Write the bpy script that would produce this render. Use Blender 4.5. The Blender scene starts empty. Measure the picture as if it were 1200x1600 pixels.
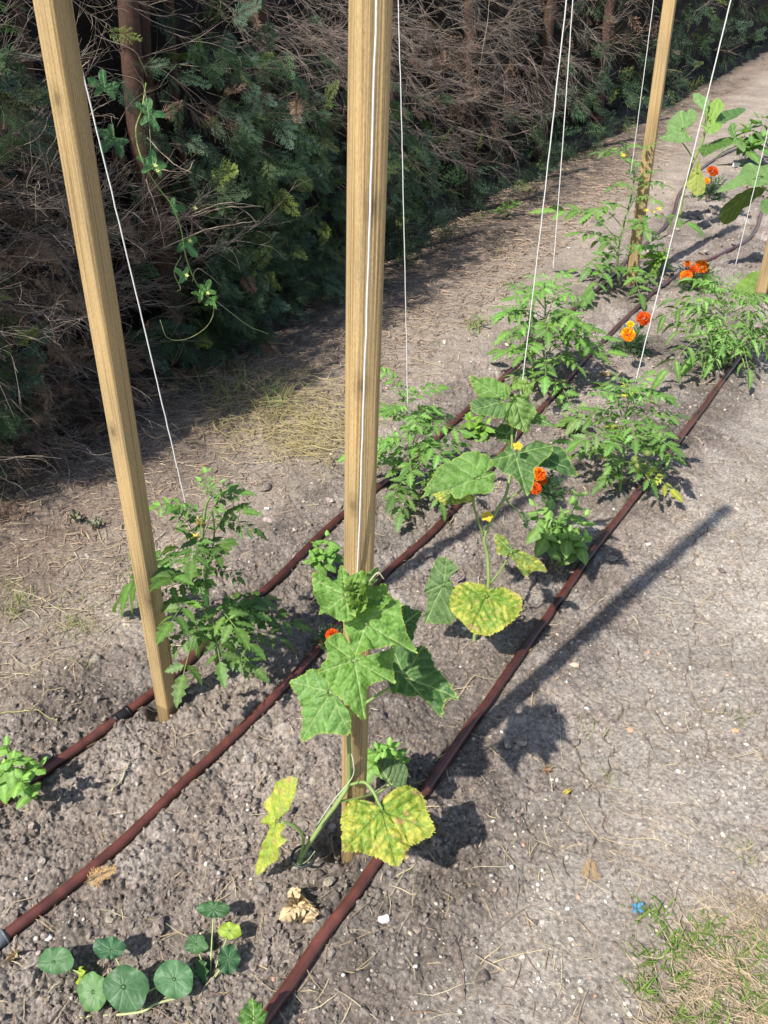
import bpy, math, random
import numpy as np
from mathutils import Vector
R = math.radians
rng = np.random.default_rng(7)

# ------------------------------------------------------------------ camera
scene = bpy.context.scene
PITCH, CAMH, FPX = R(34.5), 1.5, 1203.0
cam = bpy.data.cameras.new('camera'); camo = bpy.data.objects.new('camera', cam)
scene.collection.objects.link(camo); scene.camera = camo
camo.location = (0, 0, CAMH); camo.rotation_euler = (R(90) - PITCH, 0, 0)
cam.sensor_fit = 'VERTICAL'; cam.sensor_height = 32.0; cam.lens = FPX / 1600 * 32.0
cam.clip_start = 0.02; cam.clip_end = 500
# ------------------------------------------------------------------ light
SUN_EL, SUN_AZ = R(51), R(225)            # azimuth the light comes from, clockwise from +Y
w = bpy.data.worlds.new('World'); scene.world = w; w.use_nodes = True
wn = w.node_tree; wn.nodes.clear()
sky = wn.nodes.new('ShaderNodeTexSky'); sky.sky_type = 'NISHITA'; sky.sun_disc = False
sky.sun_elevation = SUN_EL; sky.sun_rotation = SUN_AZ
bg = wn.nodes.new('ShaderNodeBackground'); bg.inputs[1].default_value = 0.115
wo = wn.nodes.new('ShaderNodeOutputWorld')
wn.links.new(sky.outputs[0], bg.inputs[0]); wn.links.new(bg.outputs[0], wo.inputs[0])
sl = bpy.data.lights.new('sun', 'SUN'); sl.energy = 4.5; sl.angle = R(0.8); sl.color = (1, 0.955, 0.88)
so = bpy.data.objects.new('sun', sl); scene.collection.objects.link(so)
sd = Vector((math.sin(SUN_AZ) * math.cos(SUN_EL), math.cos(SUN_AZ) * math.cos(SUN_EL), math.sin(SUN_EL)))
so.rotation_euler = sd.to_track_quat('Z', 'Y').to_euler(); so.location = (-3, -3, 8)
scene.view_settings.view_transform = 'Standard'; scene.view_settings.look = 'None'
scene.view_settings.gamma = 1; scene.view_settings.exposure = 0.78

# ------------------------------------------------------------------ pixel helpers (photo pixels, 1200 x 1600)
CP, SP = math.cos(PITCH), math.sin(PITCH)
def ray(px, py):
    u = (px - 600) / FPX; v = -(py - 800) / FPX
    return np.array([u, CP + v * SP, -SP + v * CP])
C0 = np.array([0, 0, CAMH])
def G(px, py, z=0.0):
    d = ray(px, py); return C0 + d * ((z - CAMH) / d[2])
def W(px, py, Y):
    d = ray(px, py); return C0 + d * (Y / d[1])
def onplane(px, py, p0, n):
    d = ray(px, py); return C0 + d * (np.dot(p0 - C0, n) / np.dot(d, n))
def unit(v):
    v = np.asarray(v, float); return v / (np.linalg.norm(v) + 1e-12)

# ------------------------------------------------------------------ noise
def hsh(i, j, k):
    n = (i.astype(np.int64) * 374761393 + j.astype(np.int64) * 668265263 + k * 2147483647 + 1013) & 0xFFFFFFFF
    n = ((n ^ (n >> 13)) * 1274126177) & 0xFFFFFFFF
    n = (n ^ (n >> 16)) & 0xFFFFFFFF
    n = ((n * 2246822519) ^ (n >> 11)) & 0xFFFFFFFF
    return n / 4294967295.0
def vnoise(x, y, s, k=0):
    x = x / s; y = y / s
    i = np.floor(x); j = np.floor(y); fx = x - i; fy = y - j
    fx = fx * fx * fx * (fx * (fx * 6 - 15) + 10); fy = fy * fy * fy * (fy * (fy * 6 - 15) + 10)
    a = hsh(i, j, k); b = hsh(i + 1, j, k); c = hsh(i, j + 1, k); d = hsh(i + 1, j + 1, k)
    return (a * (1 - fx) + b * fx) * (1 - fy) + (c * (1 - fx) + d * fx) * fy - 0.5
def fbm(x, y, s, o=4, k=0):
    r = 0; a = 1
    for q in range(o):
        r = r + a * vnoise(x + q * 3.1, y - q * 1.7, s / 2 ** q, k + q); a *= 0.5
    return r
def clods(x, y, s, k=0):
    """rounded lumps of random size on a jittered grid"""
    X = x / s + 0.5 * vnoise(x, y, s * .45, k + 7) + .25 * vnoise(x, y, s * .2, k + 8); Y = y / s + 0.5 * vnoise(x, y, s * .45, k + 9) + .25 * vnoise(x, y, s * .2, k + 5)
    i = np.floor(X); j = np.floor(Y); best = np.zeros_like(X)
    for di in (-1, 0, 1):
        for dj in (-1, 0, 1):
            a = i + di; b = j + dj
            cx = a + hsh(a, b, k); cy = b + hsh(a, b, k + 1)
            r = 0.35 + 0.5 * hsh(a, b, k + 2); e = 0.7 + 0.6 * hsh(a, b, k + 3)
            d2 = ((X - cx) * e) ** 2 + ((Y - cy) / e) ** 2
            h = r * np.sqrt(np.maximum(0, 1 - d2 / (r * r)))
            best = np.maximum(best, h)
    return best * s
def edgedist(x, y, s, k=0):
    X = x / s; Y = y / s; i = np.floor(X); j = np.floor(Y)
    f1 = np.full_like(X, 9.); f2 = np.full_like(X, 9.)
    for di in (-1, 0, 1):
        for dj in (-1, 0, 1):
            a = i + di; b = j + dj
            d = np.hypot(X - a - hsh(a, b, k), Y - b - hsh(a, b, k + 1))
            m = d < f1
            f2 = np.where(m, f1, np.minimum(f2, d)); f1 = np.where(m, d, f1)
    return (f2 - f1) * s
def sstep(a, b, x):
    t = np.clip((x - a) / (b - a), 0, 1); return t * t * (3 - 2 * t)

# ------------------------------------------------------------------ mesh builder
COL = scene.collection
class MB:
    def __init__(s): s.v = []; s.f3 = []; s.f4 = []; s.c = []; s.n = 0
    def add(s, v, f, c):
        v = np.asarray(v, float).reshape(-1, 3); f = np.asarray(f, np.int64)
        c = np.asarray(c, float)
        if c.ndim == 1: c = np.repeat(c[None, :3], len(v), 0)
        s.v.append(v); s.c.append(c[:, :3])
        if len(f): (s.f3 if f.shape[1] == 3 else s.f4).append(f + s.n)
        s.n += len(v)
    def inst(s, v, f, M, T, c, jit=None):
        """template v (n,3), f (m,k); M (k,3,3), T (k,3); c (k,3) or (k,n,3)"""
        k = len(T); n = len(v)
        V = np.einsum('kij,nj->kni', M, v) + T[:, None, :]
        F = (np.asarray(f)[None] + (np.arange(k) * n)[:, None, None]).reshape(-1, np.asarray(f).shape[1])
        c = np.asarray(c, float)
        if c.ndim == 2: c = np.repeat(c[:, None, :], n, 1)
        s.add(V.reshape(-1, 3), F, c.reshape(-1, 3))
    def build(s, name, mat, parent=None, smooth=True):
        if not s.v: return None
        V = np.concatenate(s.v); Cc = np.concatenate(s.c)
        if parent is not None: V = V - np.array(parent.location)
        f3 = np.concatenate(s.f3) if s.f3 else np.zeros((0, 3), int)
        f4 = np.concatenate(s.f4) if s.f4 else np.zeros((0, 4), int)
        me = bpy.data.meshes.new(name)
        me.vertices.add(len(V)); me.vertices.foreach_set('co', V.astype(np.float32).ravel())
        loops = np.concatenate([f3.ravel(), f4.ravel()]).astype(np.int32)
        me.loops.add(len(loops)); me.loops.foreach_set('vertex_index', loops)
        npoly = len(f3) + len(f4); me.polygons.add(npoly)
        st = np.concatenate([np.arange(len(f3)) * 3, len(f3) * 3 + np.arange(len(f4)) * 4]).astype(np.int32)
        me.polygons.foreach_set('loop_start', st)
        me.polygons.foreach_set('use_smooth', np.full(npoly, smooth))
        me.update(calc_edges=True)
        at = me.color_attributes.new('Col', 'FLOAT_COLOR', 'POINT')
        C4 = np.concatenate([Cc, np.ones((len(Cc), 1))], 1).astype(np.float32)
        at.data.foreach_set('color', C4.ravel())
        me.materials.append(mat)
        o = bpy.data.objects.new(name, me); COL.objects.link(o)
        if parent is not None: o.parent = parent
        return o

def thing(name, loc, label, cat, group=None):
    o = bpy.data.objects.new(name, None); COL.objects.link(o); o.empty_display_size = 0.1
    o.location = (float(loc[0]), float(loc[1]), float(loc[2])); tag(o, label, cat, group); return o
def tag(o, label=None, cat=None, group=None, kind=None):
    if label: o['label'] = label
    if cat: o['category'] = cat
    if group: o['group'] = group
    if kind: o['kind'] = kind
    return o

def curve(pts, n=6):
    P = np.asarray(pts, float)
    if len(P) < 3:
        t = np.linspace(0, 1, n + 1)[:, None]; return P[0] * (1 - t) + P[-1] * t
    Q = np.vstack([2 * P[0] - P[1], P, 2 * P[-1] - P[-2]]); out = []
    for i in range(1, len(Q) - 2):
        for t in np.linspace(0, 1, n, endpoint=False):
            a, b, c, d = Q[i - 1], Q[i], Q[i + 1], Q[i + 2]
            out.append(0.5 * (2 * b + (c - a) * t + (2 * a - 5 * b + 4 * c - d) * t * t + (3 * b - a - 3 * c + d) * t ** 3))
    out.append(P[-1]); return np.array(out)
def tube(mb, pts, r, c, sides=6, cap=True):
    P = np.asarray(pts, float); n = len(P); r = np.broadcast_to(np.asarray(r, float), (n,)) if np.ndim(r) else np.full(n, r)
    T = np.gradient(P, axis=0); T /= np.linalg.norm(T, axis=1)[:, None] + 1e-12
    up = np.array([0, 0, 1.]) if abs(T[0][2]) < 0.9 else np.array([1., 0, 0])
    N = np.zeros_like(P); a = unit(np.cross(up, T[0]))
    for i in range(n):
        a = unit(a - T[i] * np.dot(a, T[i])); N[i] = a
    B = np.cross(T, N); th = np.arange(sides) * 2 * math.pi / sides
    V = P[:, None] + r[:, None, None] * (np.cos(th)[None, :, None] * N[:, None] + np.sin(th)[None, :, None] * B[:, None])
    idx = np.arange(n * sides).reshape(n, sides); nx = np.roll(idx, -1, 1)
    F = np.stack([idx[:-1], nx[:-1], nx[1:], idx[1:]], -1).reshape(-1, 4)
    cc = np.asarray(c, float)
    if cc.ndim == 2: cc = np.repeat(cc, sides, 0)
    b0 = mb.n
    mb.add(V.reshape(-1, 3), F, cc)
    if cap:
        for base, rev in ((0, True), ((n - 1) * sides, False)):
            ring = np.arange(sides) + base; ctr = V.reshape(-1, 3)[ring].mean(0)
            k = mb.n; c1 = cc if cc.ndim == 1 else cc[base]
            mb.v.append(ctr[None]); mb.c.append(np.asarray(c1, float)[None, :3]); mb.n += 1
            a = ring + b0; b = np.roll(ring, -1) + b0
            f = np.stack([b, a, np.full(sides, k)], 1) if rev else np.stack([a, b, np.full(sides, k)], 1)
            mb.f3.append(f)
def tilt(n, spin, k=None):
    """rotation matrices (k,3,3) whose z axis is n and spun about it"""
    n = np.asarray(n, float); n = n / np.linalg.norm(n, axis=1)[:, None]
    ref = np.where(np.abs(n[:, 2:3]) < 0.95, np.array([[0, 0, 1.]]), np.array([[1., 0, 0]]))
    x = np.cross(ref, n); x /= np.linalg.norm(x, axis=1)[:, None]; y = np.cross(n, x)
    c = np.cos(spin)[:, None]; s = np.sin(spin)[:, None]
    return np.stack([x * c + y * s, -x * s + y * c, n], 2)
def frame(x, z):
    """matrix with columns x (length dir), y, z for arrays (k,3)"""
    x = x / np.linalg.norm(x, axis=1)[:, None]
    y = np.cross(z, x); y /= np.linalg.norm(y, axis=1)[:, None] + 1e-9
    z = np.cross(x, y); return np.stack([x, y, z], 2)

# ------------------------------------------------------------------ materials
def newmat(name):
    m = bpy.data.materials.new(name); m.use_nodes = True; nt = m.node_tree; nt.nodes.clear()
    out = nt.nodes.new('ShaderNodeOutputMaterial'); return m, nt, out
def node(nt, t, **kw):
    n = nt.nodes.new(t)
    for k, v in kw.items():
        if k in ('operation', 'blend_type', 'data_type', 'feature', 'noise_dimensions', 'attribute_name', 'distance', 'noise_type'): setattr(n, k, v)
        else: n.inputs[k].default_value = v
    return n
def mapped(nt, scale):
    tc = nt.nodes.new('ShaderNodeTexCoord'); mp = nt.nodes.new('ShaderNodeMapping'); mp.inputs['Scale'].default_value = scale
    nt.links.new(tc.outputs['Object'], mp.inputs['Vector']); return mp
def ramp(nt, fac, stops):
    r = nt.nodes.new('ShaderNodeValToRGB'); nt.links.new(fac, r.inputs['Fac'])
    el = r.color_ramp.elements
    while len(el) < len(stops): el.new(0.5)
    for e, (p, c) in zip(el, stops): e.position = p; e.color = (c, c, c, 1) if np.isscalar(c) else (*c, 1)
    return r
def mixc(nt, a, b, fac, mode='MIX'):
    m = nt.nodes.new('ShaderNodeMix'); m.data_type = 'RGBA'; m.blend_type = mode
    for s, v in (('Factor', fac), ('A', a), ('B', b)):
        i = [q for q in m.inputs if q.name == s and (q.type == 'RGBA' or s == 'Factor' and q.type == 'VALUE')][0]
        if hasattr(v, 'links'): nt.links.new(v, i)
        elif s == 'Factor': i.default_value = v
        else: i.default_value = (*v, 1)
    return [q for q in m.outputs if q.type == 'RGBA'][0]
def vcmat(name, rough=0.8, transl=0.0, noise=0.0, nscale=40, bump=0.0, bscale=200, spec=0.3, tboost=1.4, stretch=(1, 1, 1), cells=0):
    m, nt, out = newmat(name)
    at = node(nt, 'ShaderNodeAttribute', attribute_name='Col'); col = at.outputs['Color']
    mp = mapped(nt, stretch)
    if noise:
        n = node(nt, 'ShaderNodeTexNoise', Scale=nscale, Detail=5.0, Roughness=0.65); nt.links.new(mp.outputs[0], n.inputs['Vector'])
        r = ramp(nt, n.outputs['Fac'], [(0.25, 1 - noise), (0.75, 1 + noise)])
        col = mixc(nt, col, r.outputs[0], 1.0, 'MULTIPLY')
    p = node(nt, 'ShaderNodeBsdfPrincipled', Roughness=rough); p.inputs['Specular IOR Level'].default_value = spec
    nt.links.new(col, p.inputs['Base Color']); sh = p.outputs[0]
    if bump:
        bn = node(nt, 'ShaderNodeTexNoise', Scale=bscale, Detail=4.0); nt.links.new(mp.outputs[0], bn.inputs['Vector'])
        b = node(nt, 'ShaderNodeBump', Strength=bump, Distance=0.004); nt.links.new(bn.outputs['Fac'], b.inputs['Height'])
        if cells:
            v = node(nt, 'ShaderNodeTexVoronoi', Scale=float(cells)); wp = node(nt, 'ShaderNodeTexNoise', Scale=90.0); nt.links.new(mp.outputs[0], wp.inputs['Vector'])
            ad = nt.nodes.new('ShaderNodeVectorMath'); ad.operation = 'MULTIPLY_ADD'; ad.inputs[1].default_value = (.006, .006, .006); nt.links.new(wp.outputs['Color'], ad.inputs[0]); nt.links.new(mp.outputs[0], ad.inputs[2]); nt.links.new(ad.outputs[0], v.inputs['Vector'])
            b2 = node(nt, 'ShaderNodeBump', Strength=0.4, Distance=0.003); b2.invert = True; nt.links.new(v.outputs['Distance'], b2.inputs['Height']); nt.links.new(b.outputs[0], b2.inputs['Normal']); b = b2
            cr = ramp(nt, v.outputs['Distance'], [(0.0, (.86, .9, .86)), (0.35, (.97, .98, .95)), (0.75, (1.22, 1.16, 1.2))]); col = mixc(nt, col, cr.outputs[0], 1.0, 'MULTIPLY'); nt.links.new(col, p.inputs['Base Color'])
        nt.links.new(b.outputs[0], p.inputs['Normal'])
    if transl:
        t = nt.nodes.new('ShaderNodeBsdfTranslucent')
        tc = mixc(nt, col, (tboost, tboost * 1.05, tboost * 0.45), 1.0, 'MULTIPLY'); nt.links.new(tc, t.inputs['Color'])
        mx = node(nt, 'ShaderNodeMixShader', Fac=transl); nt.links.new(sh, mx.inputs[1]); nt.links.new(t.outputs[0], mx.inputs[2]); sh = mx.outputs[0]
    nt.links.new(sh, out.inputs['Surface']); return m

def soil_mat():
    m, nt, out = newmat('soil')
    at = node(nt, 'ShaderNodeAttribute', attribute_name='Col'); mp = mapped(nt, (1, 1, 1))
    n1 = node(nt, 'ShaderNodeTexNoise', Scale=120.0, Detail=8.0, Roughness=0.75); nt.links.new(mp.outputs[0], n1.inputs['Vector'])
    r1 = ramp(nt, n1.outputs['Fac'], [(0.30, 0.42), (0.5, 0.97), (0.70, 1.5)])
    c = mixc(nt, at.outputs['Color'], r1.outputs[0], 1.0, 'MULTIPLY')
    n2 = node(nt, 'ShaderNodeTexNoise', Scale=9.0, Detail=5.0, Roughness=0.6); nt.links.new(mp.outputs[0], n2.inputs['Vector'])
    r2 = ramp(nt, n2.outputs['Fac'], [(0.3, (0.84, 0.8, 0.77)), (0.7, (1.16, 1.16, 1.16))])
    c = mixc(nt, c, r2.outputs[0], 1.0, 'MULTIPLY')
    v = node(nt, 'ShaderNodeTexVoronoi', Scale=150.0); nt.links.new(mp.outputs[0], v.inputs['Vector'])
    sx = nt.nodes.new('ShaderNodeSeparateColor'); nt.links.new(v.outputs['Color'], sx.inputs[0])
    r3 = ramp(nt, sx.outputs[0], [(0.0, 0.66), (0.5, 0.97), (0.985, 1.12), (0.99, 1.5)])
    c = mixc(nt, c, r3.outputs[0], 1.0, 'MULTIPLY')
    p = node(nt, 'ShaderNodeBsdfPrincipled', Roughness=0.95); p.inputs['Specular IOR Level'].default_value = 0.12
    nt.links.new(c, p.inputs['Base Color'])
    b1 = node(nt, 'ShaderNodeBump', Strength=1.0, Distance=0.009); nt.links.new(n1.outputs['Fac'], b1.inputs['Height'])
    n4 = node(nt, 'ShaderNodeTexNoise', Scale=420.0, Detail=4.0, Roughness=0.7); nt.links.new(mp.outputs[0], n4.inputs['Vector'])
    b2 = node(nt, 'ShaderNodeBump', Strength=0.6, Distance=0.002); nt.links.new(n4.outputs['Fac'], b2.inputs['Height']); nt.links.new(b1.outputs[0], b2.inputs['Normal'])
    nt.links.new(b2.outputs[0], p.inputs['Normal']); nt.links.new(p.outputs[0], out.inputs['Surface']); return m
def wood_mat():
    m, nt, out = newmat('softwood')
    at = node(nt, 'ShaderNodeAttribute', attribute_name='Col')
    mp = mapped(nt, (1, 1, 0.010))
    wv = node(nt, 'ShaderNodeTexNoise', Scale=300.0, Detail=4.0, Roughness=0.45, Distortion=0.0); nt.links.new(mp.outputs[0], wv.inputs['Vector'])
    r1 = ramp(nt, wv.outputs['Fac'], [(0.32, (0.66, 0.59, 0.50)), (0.47, (0.96, 0.95, 0.93)), (0.65, (1.1, 1.1, 1.08))])
    c = mixc(nt, at.outputs['Color'], r1.outputs[0], 1.0, 'MULTIPLY')
    mp2 = mapped(nt, (1, 1, 0.25))
    n2 = node(nt, 'ShaderNodeTexNoise', Scale=14.0, Detail=5.0); nt.links.new(mp2.outputs[0], n2.inputs['Vector'])
    r2 = ramp(nt, n2.outputs['Fac'], [(0.3, (0.66, 0.66, 0.68)), (0.45, (0.92, 0.92, 0.91)), (0.7, (1.17, 1.13, 1.04))])
    c = mixc(nt, c, r2.outputs[0], 1.0, 'MULTIPLY')
    n5 = node(nt, 'ShaderNodeTexNoise', Scale=520.0, Detail=3.0, Roughness=0.7); mp5 = mapped(nt, (1, 1, .35)); nt.links.new(mp5.outputs[0], n5.inputs['Vector'])
    r5 = ramp(nt, n5.outputs['Fac'], [(0.3, 0.78), (0.7, 1.18)]); c = mixc(nt, c, r5.outputs[0], 1.0, 'MULTIPLY')
    # knots: sparse stretched cells
    mp3 = mapped(nt, (1, 1, 0.5))
    v = node(nt, 'ShaderNodeTexVoronoi', Scale=4.2); nt.links.new(mp3.outputs[0], v.inputs['Vector'])
    r3 = ramp(nt, v.outputs['Distance'], [(0.0, (0.35, 0.24, 0.16)), (0.045, (0.55, 0.4, 0.28)), (0.075, (0.97, 0.95, 0.93)), (0.09, (1, 1, 1))])
    c = mixc(nt, c, r3.outputs[0], 1.0, 'MULTIPLY')
    p = node(nt, 'ShaderNodeBsdfPrincipled', Roughness=0.75); p.inputs['Specular IOR Level'].default_value = 0.25
    nt.links.new(c, p.inputs['Base Color'])
    b = node(nt, 'ShaderNodeBump', Strength=0.8, Distance=0.003); nt.links.new(wv.outputs['Fac'], b.inputs['Height'])
    nt.links.new(b.outputs[0], p.inputs['Normal']); nt.links.new(p.outputs[0], out.inputs['Surface']); return m

M_soil = soil_mat(); M_wood = wood_mat()
M_clod = M_soil
M_leaf = vcmat('leaf_broad', 0.5, 0.36, 0.14, 60, 0.6, 170, 0.38, cells=190)
M_leaf2 = vcmat('leaf_small', 0.45, 0.34, 0.2, 90, 0.4, 260, 0.45)
M_round = vcmat('leaf_smooth', 0.5, 0.3, 0.08, 30, 0.15, 100, 0.35)
M_stem = vcmat('plant_stem', 0.6, 0.0, 0.15, 120, 0.2, 300)
M_conifer = vcmat('conifer_leaf', 0.6, 0.18, 0.25, 60, 0, 1, 0.3)
M_twig = vcmat('dead_twig', 0.85, 0.0, 0.3, 90, 0.3, 300, 0.2)
M_litter = vcmat('dry_litter', 0.85, 0.0, 0.25, 150, 0, 1, 0.2)
M_stone = vcmat('stone', 0.8, 0.0, 0.2, 120, 0.3, 300, 0.3)
M_hose = vcmat('hose_rubber', 0.28, 0.0, 0.2, 60, 0.1, 500, 0.6)
M_black = vcmat('black_plastic', 0.4, 0.0, 0.1, 60)
M_string = vcmat('white_twine', 0.8, 0.0, 0.15, 400, 0.4, 900)
M_petal = vcmat('petal', 0.6, 0.25, 0.12, 200, 0, 1, 0.2, 1.2)
M_grass = vcmat('grass_blade', 0.6, 0.25, 0.15, 60, 0, 1, 0.3)

# ------------------------------------------------------------------ layout of the place
ROW = R(32); rd = np.array([math.sin(ROW), math.cos(ROW)]); rn = np.array([rd[1], -rd[0]])   # along rows, across rows (+ to the path)
HDG = R(28.5); hd = np.array([math.sin(HDG), math.cos(HDG)]); hn = np.array([hd[1], -hd[0]]); HB = np.array([-1.12, 2.6])
def across(x, y): return x * rn[0] + y * rn[1]
def hedge_d(x, y): return (x - HB[0]) * hn[0] + (y - HB[1]) * hn[1]        # + on the garden side
hose_px = [
  [(-90, 1330), (0, 1262), (95, 1190), (190, 1122), (280, 1052), (340, 995), (430, 915), (520, 825), (620, 742), (720, 655), (800, 580), (870, 510), (930, 460), (985, 405), (1045, 350), (1065, 300), (1115, 252), (1200, 212), (1330, 150)],
  [(-60, 1520), (0, 1474), (120, 1380), (250, 1265), (370, 1150), (470, 1050), (590, 912), (700, 812), (745, 760), (830, 660), (920, 560), (1000, 480), (1060, 432), (1130, 400), (1175, 370), (1215, 300), (1330, 230)],
  [(330, 1720), (420, 1595), (500, 1480), (590, 1350), (680, 1220), (770, 1090), (860, 960), (930, 862), (1000, 770), (1070, 680), (1140, 582), (1210, 500), (1330, 400)]]
hoses = [np.array([G(*p) for p in L]) for L in hose_px]
post_base = [G(263, 1108), G(551, 1328), G(985, 442), G(1188, 462)]
AC3 = across(hoses[2][5][0], hoses[2][5][1])            # outermost hose: the path starts just beyond it
AC1 = across(hoses[0][6][0], hoses[0][6][1])

hose_curve = [curve(L, 8)[:, :2] for L in hoses]
def hose_dist(x, y):
    best = np.full(x.shape, 9.)
    for Q in hose_curve:
        for a, b in zip(Q[:-1], Q[1:]):
            lo = np.minimum(a, b) - .05; hi = np.maximum(a, b) + .05
            m = np.nonzero((x > lo[0]) & (x < hi[0]) & (y > lo[1]) & (y < hi[1]))[0]
            if not len(m): continue
            d = b - a; t = np.clip(((x[m] - a[0]) * d[0] + (y[m] - a[1]) * d[1]) / (d @ d), 0, 1)
            best[m] = np.minimum(best[m], np.hypot(x[m] - a[0] - t * d[0], y[m] - a[1] - t * d[1]))
    return best
def low(x, y):
    h = 0.012 * fbm(x, y, 0.55, 3, 3) + 0.010 * fbm(x, y, 0.2, 2, 9)
    return h
def masks(x, y):
    a = across(x, y) + 0.05 * fbm(x, y, 0.5, 3, 21)
    path = sstep(AC3 + 0.12, AC3 + 0.32, a)             # trodden path
    hd_ = hedge_d(x, y) + 0.12 * fbm(x, y, 0.5, 3, 25)
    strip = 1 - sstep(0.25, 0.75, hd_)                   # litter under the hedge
    verge = (1 - sstep(AC1 - 0.32, AC1 - 0.16, a)) * (1 - strip)   # trodden strip between hedge and bed
    bed = np.clip(1 - path - verge - strip, 0, 1)
    return bed, path, verge, strip
def height(x, y):
    bed, path, verge, strip = masks(x, y)
    rough = 1.12 * bed + 0.28 * verge + 0.30 * strip + 0.06 * path
    patch = 0.65 + 0.7 * sstep(-0.25, 0.3, fbm(x, y, 0.3, 3, 31))
    h = low(x, y) * (0.5 + 0.9 * bed)
    big = clods(x + 0.01 * fbm(x, y, .03, 2, 5), y, 0.055, 40) * sstep(0.02, 0.3, fbm(x, y, 0.22, 2, 41))
    h = h + rough * patch * (0.20 * big + 0.36 * clods(x, y, 0.021, 50) + 0.62 * clods(x, y, 0.0105, 60) + 0.6 * clods(x + .3, y, 0.006, 70))
    h = h + rough * 0.02 * np.abs(fbm(x, y, 0.06, 4, 80)) + 0.003 * fbm(x, y, 0.03, 4, 88)
    e = edgedist(x + 0.03 * fbm(x, y, 0.06, 4, 91), y + 0.03 * fbm(x, y, 0.06, 4, 95), 0.10, 97)
    crack = np.exp(-(e / 0.0034) ** 2) * sstep(-0.15, 0.12, fbm(x, y, 0.35, 2, 99)) * (path + 0.4 * verge)
    h = h - 0.015 * crack
    h = h + 0.014 * path * (-0.2) + path * 0.0015 * fbm(x, y, 0.04, 4, 56)
    shp = x.shape; hdist = hose_dist(x.ravel(), y.ravel()).reshape(shp); kf = np.exp(-(hdist / 0.017) ** 4); h = h * (1 - kf) + kf * (low(x, y) * 1.2 + 0.003)
    # holes left round the posts, soil dents under the hoses
    for b, r, dx, dy in ((post_base[0], 0.036, -0.012, -0.004), (post_base[1], 0.042, -0.03, 0.012), (post_base[2], 0.05, 0, 0)):
        d = np.hypot(x - b[0] - dx, y - b[1] - dy); h = h - 0.05 * np.exp(-(d / r) ** 4)
    return h
# ---- ground sheet: fine near the camera, coarser further off
def build_ground():
    ys = [0.30]
    while ys[-1] < 30:
        y = ys[-1]; D2 = y * y + CAMH ** 2
        ys.append(y + max(0.0030, 1.35 * D2 / (FPX * 0.64 * CAMH)) if y > 0.42 else y + 0.01)
    back = -np.geomspace(0.02, 25, 22)[::-1] + 0.30
    far = np.geomspace(31, 300, 14)
    ys = np.concatenate([back, ys, far])
    NX = 820
    u = np.linspace(-1, 1, NX)
    side = np.array([1.03, 1.08, 1.15, 1.3, 1.6, 2.2, 3.5, 6, 12, 30])
    u = np.concatenate([-side[::-1], u, side])
    yy = np.maximum(ys, 0.3)
    half = 0.62 * np.hypot(yy * CP + CAMH * SP, 0.0)
    X = u[None] * half[:, None]; Y = np.repeat(ys[:, None], len(u), 1)
    Xf, Yf = X.ravel(), Y.ravel()
    # break up the grid lines
    Xf = Xf + 0.0008 * (hsh(np.arange(len(Xf)), np.arange(len(Xf)) // 7, 3) - 0.5)
    Z = height(Xf, Yf)
    bed, path, verge, strip = masks(Xf, Yf)
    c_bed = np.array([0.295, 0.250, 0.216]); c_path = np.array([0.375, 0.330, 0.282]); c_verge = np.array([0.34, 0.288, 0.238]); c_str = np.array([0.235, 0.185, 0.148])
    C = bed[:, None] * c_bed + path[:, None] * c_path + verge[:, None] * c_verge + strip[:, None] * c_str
    C = C * (1 - .6 * (1 - sstep(-.25, .12, hedge_d(Xf, Yf))))[:, None]     # shade at the hedge foot painted into the ground colour
    tone = 1 + 0.34 * fbm(Xf, Yf, 0.35, 4, 120) ; chalk = sstep(0.12, 0.35, fbm(Xf, Yf, 0.16, 3, 130))
    C = C * tone[:, None]; C = C + chalk[:, None] * np.array([0.075, 0.073, 0.07]) * (bed + 0.3 * path)[:, None]
    damp = sstep(0.1, 0.4, fbm(Xf, Yf, 0.28, 3, 140)) * bed
    C = C * (1 - 0.30 * damp)[:, None]
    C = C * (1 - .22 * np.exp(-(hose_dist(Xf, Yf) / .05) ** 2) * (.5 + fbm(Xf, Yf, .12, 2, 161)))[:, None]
    nr, nc = X.shape; idx = np.arange(nr * nc).reshape(nr, nc)
    F = np.stack([idx[:-1, :-1], idx[:-1, 1:], idx[1:, 1:], idx[1:, :-1]], -1).reshape(-1, 4)
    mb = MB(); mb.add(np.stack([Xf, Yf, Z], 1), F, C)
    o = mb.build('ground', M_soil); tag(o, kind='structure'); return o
build_ground()
def gz(x, y): return height(np.atleast_1d(np.asarray(x, float)), np.atleast_1d(np.asarray(y, float)))
def gz1(x, y): return float(gz(x, y)[0])

# scatter points on the ground evenly as the camera sees them, with a margin all round
def scatter(n, pxr=(-180, 1380), pyr=(40, 1750)):
    px = rng.uniform(*pxr, n); py = rng.uniform(*pyr, n)
    u = (px - 600) / FPX; v = -(py - 800) / FPX
    d = np.stack([u, CP + v * SP, -SP + v * CP], 1); t = -CAMH / d[:, 2]
    P = C0 + d * t[:, None]; return P, px, py
def blob_template(seed, sub=1):
    import bmesh
    bm = bmesh.new(); bmesh.ops.create_icosphere(bm, subdivisions=sub, radius=1)
    r = np.random.default_rng(seed); v = np.array([q.co[:] for q in bm.verts]); f = np.array([[a.index for a in q.verts] for q in bm.faces]); bm.free()
    for _ in range(5):
        n = unit(r.normal(size=3)); d = r.uniform(0.45, 0.8); k = v @ n; v = v - n * np.maximum(0, k - d)[:, None]
    v *= 1 + r.normal(0, 0.16, (len(v), 1)); return v, f
BL = [blob_template(i, 2) for i in range(6)] ; BLs = [blob_template(20 + i, 1) for i in range(6)]
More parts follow.
